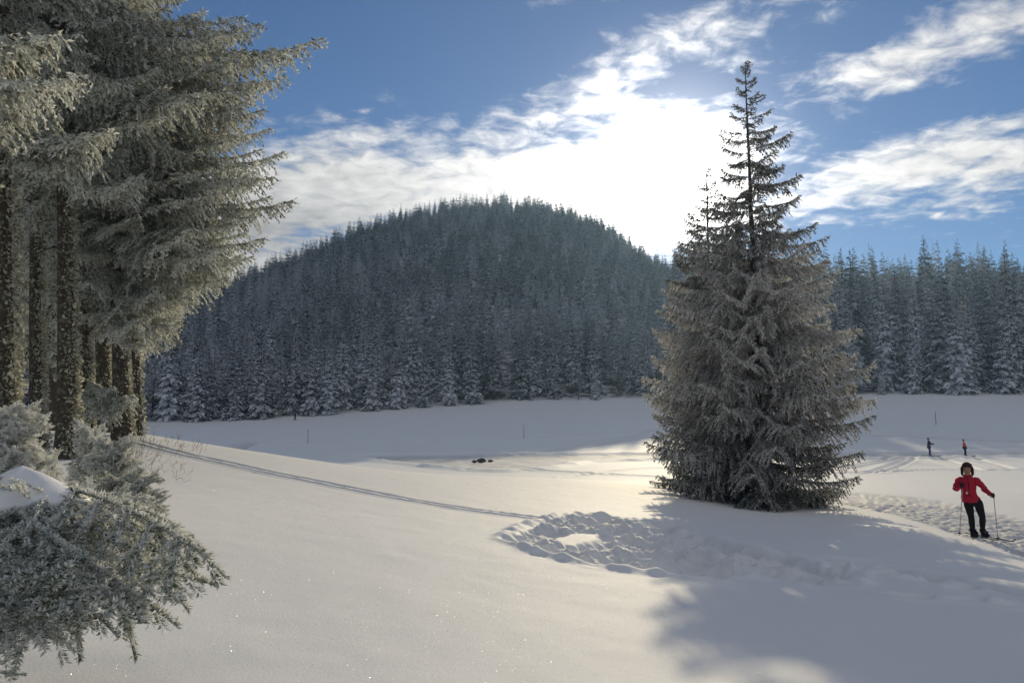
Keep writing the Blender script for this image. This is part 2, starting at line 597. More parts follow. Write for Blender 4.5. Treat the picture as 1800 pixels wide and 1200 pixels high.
    xx, yy = x[i], y[i]
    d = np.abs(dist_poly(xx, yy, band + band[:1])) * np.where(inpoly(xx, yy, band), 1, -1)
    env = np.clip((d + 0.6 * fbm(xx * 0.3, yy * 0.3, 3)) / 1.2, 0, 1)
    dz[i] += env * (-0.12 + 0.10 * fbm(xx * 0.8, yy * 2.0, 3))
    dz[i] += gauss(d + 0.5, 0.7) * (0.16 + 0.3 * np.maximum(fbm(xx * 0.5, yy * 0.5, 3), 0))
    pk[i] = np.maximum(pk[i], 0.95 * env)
    for ln, offs, w, dep, p in (
            ([(240, 782), (430, 781), (540, 779), (700, 777), (900, 771), (1050, 762), (1150, 756)], (0,), 1.1, 0.5, 1.0),
            ([(880, 799), (960, 789), (1050, 777), (1110, 769), (1150, 760)], (-0.9, 0.9), 0.45, 0.16, 0.7),
            ([(930, 797), (1040, 784), (1150, 768)], (0,), 0.6, 0.14, 0.6),
            ([(1480, 766), (1600, 768), (1700, 773), (1830, 779)], (0,), 1.1, 0.5, 1.0),
            ([(1490, 832), (1640, 826), (1830, 827)], (-0.4, 0.4), 0.25, 0.12, 0.6),
            ([(1490, 822), (1540, 812), (1580, 803)], (-0.35, 0.35), 0.22, 0.12, 0.6),
            ([(1540, 830), (1575, 817), (1600, 804)], (-0.35, 0.35), 0.22, 0.12, 0.6),
            ([(1640, 801), (1670, 812), (1712, 826)], (-0.3, 0.3), 0.25, 0.13, 0.6),
            ([(1700, 800), (1725, 810), (1770, 824)], (-0.3, 0.3), 0.25, 0.13, 0.6),
            ([(830, 826), (960, 828), (1150, 838)], (-0.4, 0.4), 0.3, 0.10, 0.5),
            ([(1000, 838), (1080, 828), (1150, 822)], (-0.3, 0.3), 0.25, 0.10, 0.5)):
        groove(smooth_line(ln, 31), offs, w, dep, p, 0.4)
    Z[idx0] += dz
    packed[idx0] = pk
    # forest floor litter beyond the meadow edge
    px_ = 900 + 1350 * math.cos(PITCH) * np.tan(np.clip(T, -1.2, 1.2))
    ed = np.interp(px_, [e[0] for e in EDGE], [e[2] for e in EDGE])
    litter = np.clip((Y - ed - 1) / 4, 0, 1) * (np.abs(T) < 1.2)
    nr, nc = Z.shape
    V = np.stack([X, Y, Z], -1).reshape(-1, 3)
    i = np.arange(nr - 1)[:, None] * nc
    j = np.arange(nc - 1)[None, :]
    F = np.stack([i + j, i + nc + j, i + nc + j + 1, i + j + 1], -1).reshape(-1, 4)[:, ::-1]
    me = mesh('snow_ground', V, F, M['snow'], {'packed': packed.ravel(), 'litter': litter.ravel()})
    tag(link('snow_ground', me), kind='structure')


# ------------------------------------------------------------------ materials
M = {}


def newmat(name):
    m = bpy.data.materials.new(name)
    m.use_nodes = True
    M[name] = m
    return NT(m.node_tree)


def finish(t, shader, disp=None):
    o = t.n.new('ShaderNodeOutputMaterial')
    t.l.new(shader, o.inputs[0])


def plain(name, col, rough=0.7, var=0.25, scale=12, spec=0.3, bump=0.0, metal=0.0):
    t = newmat(name)
    tc = t.n.new('ShaderNodeTexCoord').outputs['Object']
    n = t.noise(tc, scale, 4)
    c2 = tuple(min(1, c * (1 + var)) for c in col)
    c1 = tuple(c * (1 - var) for c in col)
    kw = dict(Base_Color=t.mix(n, c1, c2), Roughness=rough, Metallic=metal)
    kw['Specular_IOR_Level'] = spec
    if bump:
        kw['Normal'] = t.add('ShaderNodeBump', Strength=bump, Distance=0.01, Height=t.noise(tc, scale * 2, 5))
    finish(t, t.add('ShaderNodeBsdfPrincipled', **kw))


def attr(t, name, typ='GEOMETRY'):
    nd = t.n.new('ShaderNodeAttribute')
    nd.attribute_type = typ
    nd.attribute_name = name
    return nd.outputs['Fac']


def make_materials():
    # snow
    t = newmat('snow')
    geo = t.n.new('ShaderNodeNewGeometry').outputs['Position']
    packed, litter = attr(t, 'packed'), attr(t, 'litter')
    fine = t.noise(geo, 48, 4, 0.7)
    mid = t.noise(geo, 7, 4, 0.6)
    c = t.mix(t.noise(geo, 0.6, 3), (0.83, 0.83, 0.82), (0.88, 0.88, 0.87))
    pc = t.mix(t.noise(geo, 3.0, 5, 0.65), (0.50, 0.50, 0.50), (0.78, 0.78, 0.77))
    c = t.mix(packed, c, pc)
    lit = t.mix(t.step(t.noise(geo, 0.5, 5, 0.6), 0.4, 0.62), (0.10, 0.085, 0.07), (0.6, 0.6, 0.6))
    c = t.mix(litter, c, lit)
    h = t.m('ADD', t.m('MULTIPLY', fine, 0.35), t.m('MULTIPLY', mid, t.m('ADD', 0.25, t.m('MULTIPLY', packed, 2.0))))
    bmp = t.add('ShaderNodeBump', Strength=0.55, Distance=0.02, Height=h)
    bs = t.add('ShaderNodeBsdfPrincipled', Base_Color=c, Roughness=0.7, Specular_IOR_Level=0.1, Normal=bmp)
    finish(t, bs)

    # clean lumps of snow on branches
    plain('snow_lump', (0.85, 0.85, 0.84), 0.6, 0.03, 9, 0.3, 0.3)

    # frosted needles: dark green under white rime
    def frosted(name, green1, green2, rime, bias, nscale, up, transl=0.3):
        t = newmat(name)
        g = t.n.new('ShaderNodeNewGeometry')
        pos = g.outputs['Position']
        nz = t.n.new('ShaderNodeSeparateXYZ')
        t.l.new(g.outputs['Normal'], nz.inputs[0])
        f = attr(t, 'frost')
        of = attr(t, 'rime_amount', 'OBJECT')
        nn = t.noise(pos, nscale, 4, 0.6)
        fac = t.m('ADD', f, t.m('ADD', bias, of))
        fac = t.m('ADD', fac, t.m('MULTIPLY', t.m('SUBTRACT', nn, 0.5), 1.5))
        fac = t.m('ADD', fac, t.m('MULTIPLY', nz.outputs[2], up), clamp=True)
        inf = t.n.new('ShaderNodeObjectInfo').outputs['Random']
        grn = t.mix(inf, green1, green2)
        if name == 'forest_frost':
            fac = t.m('ADD', fac, t.m('ADD', t.m('MULTIPLY', t.m('SUBTRACT', inf, 0.5), 0.55), t.m('MULTIPLY', t.m('SUBTRACT', t.noise(pos, 0.022, 3, 0.6), 0.5), 1.3)), clamp=True)
        col = t.mix(fac, grn, rime)
        d = t.add('ShaderNodeBsdfDiffuse', Color=col)
        tr = t.add('ShaderNodeBsdfTranslucent', Color=col)
        mx = t.n.new('ShaderNodeMixShader')
        mx.inputs[0].default_value = transl
        t.l.new(d, mx.inputs[1])
        t.l.new(tr, mx.inputs[2])
        finish(t, mx.outputs[0])

    frosted('spruce_frost', (0.05, 0.055, 0.022), (0.075, 0.075, 0.03), (0.84, 0.85, 0.78), 0.12, 9.0, 0.30, 0.42)
    frosted('lone_frost', (0.035, 0.04, 0.025), (0.05, 0.05, 0.03), (0.82, 0.80, 0.76), 0.10, 6.0, 0.40, 0.40)
    frosted('forest_frost', (0.022, 0.032, 0.024), (0.035, 0.045, 0.035), (0.86, 0.88, 0.90), 0.0, 0.6, 1.0, 0.2)
    frosted('birch_frost', (0.09, 0.08, 0.07), (0.12, 0.11, 0.10), (0.70, 0.71, 0.73), 0.15, 0.9, 0.2, 0.25)
    frosted('fir_frost', (0.06, 0.095, 0.024), (0.09, 0.12, 0.035), (0.88, 0.88, 0.84), 0.14, 16.0, 0.45, 0.40)
    frosted('ivy_frost', (0.045, 0.05, 0.02), (0.06, 0.06, 0.025), (0.78, 0.76, 0.62), 0.10, 6.0, 0.15, 0.4)

    # bark
    t = newmat('bark')
    tc = t.n.new('ShaderNodeTexCoord').outputs['Object']
    mp = t.n.new('ShaderNodeMapping')
    t.put(mp.inputs[0], tc)
    mp.inputs['Scale'].default_value = (9, 9, 2.2)
    n1 = t.noise(mp.outputs[0], 1.6, 6, 0.65, 0.4)
    n2 = t.noise(tc, 6, 4, 0.6)
    c = t.mix(n1, (0.035, 0.026, 0.019), (0.125, 0.098, 0.072))
    c = t.mix(t.step(n2, 0.52, 0.66), c, (0.17, 0.17, 0.12))
    bmp = t.add('ShaderNodeBump', Strength=0.9, Distance=0.03, Height=n1)
    finish(t, t.add('ShaderNodeBsdfPrincipled', Base_Color=c, Roughness=0.9, Specular_IOR_Level=0.1, Normal=bmp))

    plain('dry_stem', (0.30, 0.24, 0.14), 0.8, 0.3)
    plain('red_jacket', (0.40, 0.008, 0.030), 0.7, 0.25, 9, 0.3, 0.9)
    plain('pink_jacket', (0.55, 0.05, 0.09), 0.75, 0.15)
    plain('black_cloth', (0.012, 0.012, 0.016), 0.8, 0.3, 20, 0.2, 0.2)
    plain('navy_cloth', (0.018, 0.018, 0.035), 0.8, 0.3, 20, 0.2)
    plain('purple_cloth', (0.05, 0.018, 0.13), 0.8, 0.25, 20, 0.2)
    plain('skin', (0.36, 0.20, 0.13), 0.55, 0.08)
    plain('fur_dark', (0.045, 0.028, 0.022), 0.9, 0.5, 60, 0.1, 0.8)
    plain('white_cloth', (0.65, 0.63, 0.62), 0.8, 0.1)
    plain('ski_black', (0.03, 0.03, 0.035), 0.3, 0.2, 8, 0.5)
    plain('pole_metal', (0.42, 0.36, 0.36), 0.35, 0.1, 8, 0.5, 0, 0.4)
    plain('grip', (0.02, 0.02, 0.02), 0.7)
    plain('lips', (0.35, 0.10, 0.09), 0.5, 0.1)
    plain('eye_dark', (0.02, 0.015, 0.012), 0.3, 0.1)
    plain('rock_dark', (0.06, 0.055, 0.05), 0.9, 0.4)
    plain('marker_wood', (0.20, 0.16, 0.12), 0.8, 0.3)
    # air
    t = newmat('haze')
    v = t.add('ShaderNodeVolumePrincipled', Color=(0.42, 0.68, 1.0), Density=0.00042, Anisotropy=0.45)
    o = t.n.new('ShaderNodeOutputMaterial')
    t.l.new(v, o.inputs['Volume'])


make_materials()
build_ground()

# ------------------------------------------------------------------ spruce boughs (shared meshes, +X outwards)


def make_bough(L, seed, mat, puff=1.0, step=0.075, hang=0.55, droop=0.20, upturn=0.16, tert=0.055, tw=0.034, tl=0.13, width=0.27, sparse=1.0, frost0=0.55):
    r = np.random.default_rng(seed)
    ns = 26
    s = np.linspace(0, 1, ns)
    wob = r.normal(0, 0.02, (2,))
    ax = np.stack([L * s * 0.97, L * (wob[0] * np.sin(3 * s) + 0.5 * wob[1] * s * s), L * (-droop * 1.6 * s ** 1.3 + (upturn + droop * 0.6) * s ** 3)], 1)
    rad = np.interp(s, [0, 1], [0.006 + 0.0075 * L, 0.004])
    parts = []
    V, F = tube_arrays(ax, rad, 5)
    parts.append((V, F, {'frost': 0.42}))
    tan = unit(np.gradient(ax, axis=0))
    P, D, LL, W, FR = [], [], [], [], []

    def put(p, d, l, w, f):
        P.append(p); D.append(d); LL.append(l); W.append(w); FR.append(f)
    n = max(4, int(L * 0.90 / step))
    for k in range(n):
        f = 0.10 + 0.90 * (k + r.random()) / n
        if r.random() > sparse:
            continue
        p = np.array([np.interp(f, s, ax[:, i]) for i in range(3)])
        t = np.array([np.interp(f, s, tan[:, i]) for i in range(3)])
        lat = unit(np.cross(t, np.array([0, 0, 1.0])))
        for sd in (-1, 1):
            prof = min(1, (1.03 - f) * 2.2) * min(1, 0.35 + f * 2.2)
            l = (0.06 + width * min(L, 3.4) * prof ** 0.8) * r.uniform(0.55, 1.1)
            ang = math.radians(r.uniform(40, 66))
            d0 = t * math.cos(ang) + lat * sd * math.sin(ang) + np.array([0, 0, r.uniform(-0.25, 0.12)])
            d0 /= np.linalg.norm(d0)
            hk = hang * r.uniform(0.7, 1.3)
            m = max(2, int(l / tert))
            q = np.linspace(0, 1, m + 1)[:, None]
            tw_pts = p + d0 * l * q * (1 - 0.25 * hk * q) - np.array([0, 0, 1.0]) * (l * hk * q ** 2 * 0.9)
            tt = unit(np.gradient(tw_pts, axis=0))
            fr = frost0 + r.normal(0, 0.14)
            for j in range(m):
                # woody / needle clad twig piece
                put(tw_pts[j], tw_pts[j + 1] - tw_pts[j], np.linalg.norm(tw_pts[j + 1] - tw_pts[j]) * 1.5, tw * 0.9, fr)
                side = unit(np.cross(tt[j], np.array([0, 0, 1.0]) + 0.01))
                for s2 in (-1, 1):
                    d2 = tt[j] * r.uniform(0.4, 0.9) + side * s2 * r.uniform(0.3, 0.95) * puff + np.array([0, 0, r.uniform(-1.0, 0.15 * puff) * (0.4 + hang)]) + r.normal(0, 0.22 * puff, 3)
                    put(tw_pts[j] + (tw_pts[j + 1] - tw_pts[j]) * r.random(), d2, tl * r.uniform(0.55, 1.25) * (1 - 0.4 * j / m), tw * r.uniform(0.8, 1.2), fr + r.normal(0, 0.30))
    # tip and sprigs along the axis
    for k in range(max(6, int(L / 0.05))):
        f = 0.15 + 0.85 * r.random()
        p = np.array([np.interp(f, s, ax[:, i]) for i in range(3)])
        t = np.array([np.interp(f, s, tan[:, i]) for i in range(3)])
        put(p, t + r.normal(0, 0.45, 3), tl * r.uniform(0.5, 1.0), tw, frost0 + 0.1)
    P, D = np.array(P), np.array(D)
    LL, W, FR = np.array(LL), np.array(W), np.array(FR)
    V, T, fr = kites(P, D, LL, W, r, np.clip(FR, 0, 1))
    parts.append((V, [T], {'frost': fr}))
    V, F, A = joinarr(parts)
    return mesh('bough', V, F, mat, A, smooth=False)


CLASSES = (0.35, 0.75, 1.4, 2.3, 3.4, 4.8)


def bough_library(mat, seed, nvar, **kw):
    lib = {}
    for L in CLASSES:
        step = {0.35: 0.045, 0.75: 0.06, 1.4: 0.07, 2.3: 0.08, 3.4: 0.085, 4.8: 0.10}[L]
        k2 = {k: v for k, v in kw.items() if k != 'small'}
        if L < 1 and kw.get('small'):
            k2.update(tw=0.030, tl=0.085, tert=0.075, hang=0.25)
            step *= 1.35
        lib[L] = [make_bough(L, seed + 31 * i + int(L * 100), mat, step=step, **k2) for i in range(nvar)]
    return lib


def add_bough(tree, lib, z, azim, L, tilt, rng, rime=0.0, off=(0, 0), roll=0.0):
    c = min(CLASSES, key=lambda k: abs(math.log(k / L)))
    me = lib[c][rng.randrange(len(lib[c]))]
    o = bpy.data.objects.new('bough', me)
    COL.objects.link(o)
    o.parent = tree
    k = L / c
    o.matrix_basis = Matrix.LocRotScale(Vector((off[0], off[1], z)), Euler((roll + rng.uniform(-0.3, 0.3), -tilt, azim), 'XYZ').to_quaternion(), Vector((k, k * rng.uniform(0.9, 1.1), k)))
    o['rime_amount'] = rime + rng.uniform(-0.06, 0.06)
    return o


def trunk_mesh(h, r0, r1, seed, n=14, lean=(0, 0), flare=1.45):
    r = np.random.default_rng(seed)
    k = 26
    s = np.linspace(0, 1, k)
    pts = np.stack([lean[0] * s * h + 0.02 * np.sin(s * 7 + seed), lean[1] * s * h + 0.02 * np.cos(s * 6 + seed), s * h - 0.5 * (s == 0)], 1)
    rad = r0 + (r1 - r0) * s
    rad[0] *= flare * 1.1
    rad[1] *= 1 + (flare - 1) * max(0, 1 - s[1] * h / 1.2)
    V, F = tube_arrays(pts, rad, n, cap=False)
    V = V + unit(r.normal(size=V.shape)) * 0.012
    return mesh('trunk', V, F, M['bark'], {})


# ------------------------------------------------------------------ the lone spruce on the meadow
def lone_spruce(name, base, H, prof_l, prof_r, label, seed, n_low, lib, dense_h, gap):
    t = tag(empty(name, base), label, 'tree')
    rng = random.Random(seed)
    link('trunk', trunk_mesh(H * 0.985, 0.010 * H + 0.02, 0.012, seed, 12, flare=1.25), t)
    h = 0.35
    while h < H - 0.25:
        f = h / H
        sp = np.interp(h, [0, dense_h, dense_h + 3.0, H], [0.27, 0.29, gap, gap * 0.62])
        nb = n_low if h < dense_h + 1.2 else (5 if H - h > 1.2 else 4)
        a0 = rng.uniform(0, 6.28)
        for k in range(nb):
            a = a0 + 6.283 * k / nb + rng.uniform(-0.35, 0.35)
            hh = h + rng.uniform(-0.5, 0.5) * sp
            ca = math.cos(a)
            R = np.interp(hh, *(prof_r if ca > 0 else prof_l))
            Rm = 0.5 * (np.interp(hh, *prof_r) + np.interp(hh, *prof_l))
            L = (abs(ca) * R + (1 - abs(ca)) * Rm) * rng.uniform(0.72, 1.06)
            if math.sin(a) < -0.55:
                L *= rng.uniform(0.62, 0.95)
            if h > dense_h + 1.5:
                L *= rng.uniform(0.74, 1.10)
            tilt = np.interp(f, [0, 0.25, 0.6, 0.85, 1], [-0.02, 0.04, 0.14, 0.34, 0.75]) + rng.uniform(-0.17, 0.13)
            rime = np.interp(f, [0, 0.14, 0.28, 0.5, 0.62, 1], [-0.34, -0.24, 0.04, 0.10, -0.22, -0.34])
            add_bough(t, lib, hh, a, max(0.22, L), tilt, rng, rime)
        h += sp
    add_bough(t, lib, H - 0.42, 0.6, 0.50, 1.47, rng, -0.3)
    for k in range(3):
        add_bough(t, lib, H - 0.40 + 0.06 * k, k * 2.1, 0.22, 0.75, rng, -0.3)
    return t


LIB_LONE = bough_library(M['lone_frost'], 100, 3, small=True, hang=0.66, tw=0.040, tl=0.13, tert=0.062, frost0=0.52)
_b = G(1338, 890)
_b = np.array([_b[0], _b[1], gz(_b[0], _b[1])])
_k = _b[1] / 1350
_hs = lambda ys: [(890 - y) * _k * 1.008 for y in ys]
_ys = [905, 890, 850, 810, 750, 690, 620, 560, 500, 450, 400, 360, 330, 280, 230, 190, 150, 110, 92]
_rt = [112, 128, 156, 172, 192, 206, 196, 188, 174, 138, 110, 114, 94, 82, 74, 54, 34, 16, 6]
_lf = [105, 128, 176, 202, 204, 202, 192, 172, 150, 128, 108, 96, 76, 66, 54, 40, 28, 13, 6]
lone_spruce('spruce_tree', _b - np.array([0, 0, 0.05]), 798 * _k * 1.008,
            (_hs(_ys), [v * _k for v in _lf]), (_hs(_ys), [v * _k for v in _rt]),
            'tall frosted spruce standing alone on the snowy meadow, bare pointed top against the sky', 23, 6, LIB_LONE, 8.2, 0.47)
_d2_ = _b[1] + 3.2
_p2 = at(1258, 852, _d2_)
_p2[2] = gz(_p2[0], _p2[1])
_k2 = _d2_ / 1350
_h2 = (862 - 283) * _k2
lone_spruce('spruce_tree', _p2, _h2,
            ([0, 1, 3, 6, 8, 9.5, 11, _h2], [2.2, 2.5, 2.6, 2.3, 1.8, 1.25, 0.75, 0.10]), ([0, 1, 3, 6, 8, 9.5, 11, _h2], [2.2, 2.4, 2.4, 2.2, 1.9, 1.3, 0.75, 0.10]),
            'slimmer frosted spruce half hidden behind the lone tall spruce, glare at its tip', 12, 5, LIB_LONE, 9.0, 0.33)


# ------------------------------------------------------------------ forest spruces
def far_spruce_mesh(seed, H=1.0, laden=1.0, slim=0.17, bare=0.0):
    r = np.random.default_rng(seed)
    P, D, LL, W, FR, RO = [], [], [], [], [], []
    nw = 27
    up = np.array([0, 0, 1.0])
    for w in range(nw):
        f = 0.03 + bare + (0.97 - bare) * (w + r.uniform(-0.5, 0.5)) / nw
        R = slim * (1 - f) ** 0.82 * r.uniform(0.8, 1.12) + 0.006
        nb = int(6 + 4 * (1 - f))
        a0 = r.random() * 6.28
        for b in range(nb):
            if r.random() < 0.08:
                continue
            a = a0 + 6.283 * b / nb + r.uniform(-0.4, 0.4)
            fz = f + r.uniform(-0.016, 0.016)
            out = np.array([math.cos(a), math.sin(a), 0])
            lat = np.array([-math.sin(a), math.cos(a), 0])
            R2 = R * r.uniform(0.65, 1.15)
            dz = np.interp(f, [0, 0.5, 0.85, 1], [-0.72, -0.60, -0.10, 0.6]) + r.uniform(-0.22, 0.22)
            p = np.array([0, 0, fz])
            d = unit(out + up * dz)
            fr = laden * 0.48 + r.normal(0, 0.13)
            # upper, snow-carrying pad and hanging fingers below
            for q in range(8):
                u_ = (q + 0.6) / 8
                sd = -1 if q % 2 else 1
                pp = p + d * R2 * u_ * 0.86
                dd = d * 0.75 + lat * sd * r.uniform(0.25, 0.8) + up * r.uniform(-0.95, 0.05)
                P.append(pp); D.append(dd); LL.append(R2 * r.uniform(0.30, 0.48) * (1.15 - 0.5 * u_)); W.append(R2 * r.uniform(0.17, 0.28)); FR.append(fr + r.normal(0, 0.08)); RO.append(up + r.normal(0, 0.35, 3))
            P.append(p + d * R2 * 0.25); D.append(d + up * 0.05); LL.append(R2 * 0.82); W.append(R2 * 0.30); FR.append(fr + 0.05); RO.append(up + r.normal(0, 0.2, 3))
    P.append(np.array([0, 0, 0.95])); D.append(up); LL.append(0.055); W.append(0.008); FR.append(0.3); RO.append(np.array([1.0, 0, 0]))
    V, T, fr = kites(np.array(P), np.array(D), np.array(LL), np.array(W), r, np.clip(np.array(FR), 0, 1), fold=-0.25, roll=np.array(RO))
    V = V * H
    return mesh('crown', V, T, M['forest_frost'], {'frost': fr}, smooth=False)


def far_birch_mesh(seed, H=1.0):
    r = np.random.default_rng(seed)
    P, D, LL, W = [], [], [], []

    def grow(p, d, l, w, lev):
        d = d / np.linalg.norm(d)
        P.append(p); D.append(d); LL.append(l * 1.15); W.append(w)
        if lev == 0:
            return
        n = 5 if lev > 1 else 6
        for i in range(n):
            q = r.uniform(0.3, 1.0)
            dd = d + r.normal(0, 0.5, 3) + np.array([0, 0, 0.28])
            grow(p + d * l * q, dd, l * r.uniform(0.42, 0.62), w * 0.62, lev - 1)
    p = np.zeros(3)
    for i in range(9):
        f = 0.18 + 0.75 * i / 9
        a = i * 2.4
        grow(np.array([0, 0, f]), np.array([math.cos(a) * 0.8, math.sin(a) * 0.8, 0.75]), 0.26 * (1.15 - f), 0.007, 3)
    P.append(p); D.append(np.array([0, 0, 1.0])); LL.append(1.0); W.append(0.02)
    V, T, fr = kites(np.array(P), np.array(D), np.array(LL) * 0.95, np.maximum(np.array(W), 0.0032), r, 0.6)
    return mesh('crown', V * H, T, M['birch_frost'], {'frost': fr}, smooth=False)


SPR = [far_spruce_mesh(200 + i, laden=(1.0, 1.15, 0.85, 1.0, 0.7, 1.1)[i], slim=(0.17, 0.19, 0.15, 0.13, 0.16, 0.21)[i], bare=(0, 0, 0.06, 0.02, 0.16, 0)[i]) for i in range(6)]
BIR = [far_birch_mesh(300 + i) for i in range(3)]
STEM = mesh('trunk', *tube_arrays([(0, 0, -0.03), (0, 0, 0.3), (0, 0, 0.93)], [0.013, 0.0105, 0.002], 7), M['bark'])


def edge_at(px):
    return np.interp(px, [e[0] for e in EDGE], [e[2] for e in EDGE])


def ridge_at(px):
    return np.interp(px, [h[0] for h in HILL], [h[2] for h in HILL])


def forest():
    rng = random.Random(21)
    cand = []
    # the front row and the slope behind it, as plan positions
    pts = []
    cell = 4.5
    for iy in range(int(440 / cell)):
        for ix in range(int(700 / cell)):
            x = -330 + (ix + rng.uniform(0.05, 0.95)) * cell
            y = 100 + (iy + rng.uniform(0.05, 0.95)) * cell
            px = 900 + 1350 * math.cos(PITCH) * x / y
            if px < -250 or px > 2150:
                continue
            e = edge_at(px)
            if y < e + 1.0 or y > ridge_at(px) + 35:
                continue
            pts.append((x, y, px, y - e))
    P = np.array([(p[0], p[1]) for p in pts])
    Z = zbase(P[:, 0], P[:, 1])
    showy = [(1683, 134, 15.5), (462, 145, 15.0), (1602, 137, 11.5), (1546, 139, 4.6), (1760, 133, 13.0), (655, 151, 12.5), (700, 152, 13.0), (745, 153, 12.0), (790, 155, 13.0), (832, 157, 12.5), (975, 163, 15.0)]
    for px, d, H in showy:
        g = polar(px, d + 1.5, 0)
        cand.append([g[0], g[1], gz(g[0], g[1]) - 0.2, H, False, px, 1.5, 2 * H / d])
    near = np.array([c[:2] for c in cand])
    for (x, y, px, de), z in zip(pts, Z):
        if de < 9 and np.hypot(near[:, 0] - x, near[:, 1] - y).min() < 4.2:
            continue
        hill = px < 1190
        if not hill and de > 10 and rng.random() < 0.28:
            continue
        birch = rng.random() < (0.16 if hill else 0.12)
        if hill:
            H = rng.uniform(7.0, 13.0) * (1.15 if rng.random() < 0.1 else 1.0) if de > 14 else rng.uniform(10.5, 16.5)
            if px < 420 and de < 12:
                H *= 1.1
        else:
            H = rng.uniform(10, 22) * (1.3 if rng.random() < 0.16 else 1.0) if de > 10 else rng.uniform(10, 20)
        if de < 5 and rng.random() < 0.3:
            H *= 0.55
        if birch:
            H *= 0.8
        cand.append([x, y, z - 0.2, H, birch, px, de, H / math.hypot(x, y)])
    # the 300 that show largest become trees of their own: visible ones stand near the edge
    for c in cand:
        seen = 1.0 if 180 < c[5] < 1850 else 0.2
        if 1190 < c[5] < 1480:
            seen *= 0.4
        c.append(c[7] * seen / (1 + 0.03 * c[6]))
    cand.sort(key=lambda c: -c[8])
    return cand


CAND = forest()


PLACES = [(-999, 330, 'behind the left trunks'), (330, 440, 'left of the tiny walking figure'), (440, 500, 'just left of the tiny walking figure'), (500, 560, 'behind the tiny walking figure'),
          (560, 640, 'right of the tiny walking figure'), (640, 720, 'midway along the left forest edge'), (720, 800, 'along the even spruce row'), (800, 870, 'at the end of the even spruce row'),
          (870, 960, 'behind the middle marker pole'), (960, 1060, 'right of the middle marker pole'), (1060, 1190, 'left of the lone spruce'), (1190, 1480, 'behind the lone spruce'),
          (1480, 1560, 'just right of the lone spruce'), (1560, 1620, 'left of the person in purple trousers'), (1620, 1665, 'behind the person in purple trousers'), (1665, 1725, 'behind the person in pink jacket'),
          (1725, 1790, 'right of the person in pink jacket'), (1790, 9999, 'at the right picture edge')]


def zone_label(c, w, rime):
    x, y, z, H, birch, px, de = c[:7]
    place = next(p for a, b, p in PLACES if a <= px < b)
    size = 'small' if H < 9.5 else 'middling' if H < 13 else 'tall' if H < 18 else 'towering'
    build = 'slim' if w < 0.95 else 'broad' if w > 1.08 else 'even'
    coat = 'lightly' if rime < -0.15 else 'thickly' if rime > 0.06 else 'evenly'
    kind = 'broadleaf' if birch else 'spruce'
    row = 'at meadow edge' if de < 6 else 'in second row' if de < 14 else 'in third row' if de < 24 else 'deep in forest'
    return f'{size} {build} {coat} rimed {kind} {row} {place}', 'forest trees ' + place


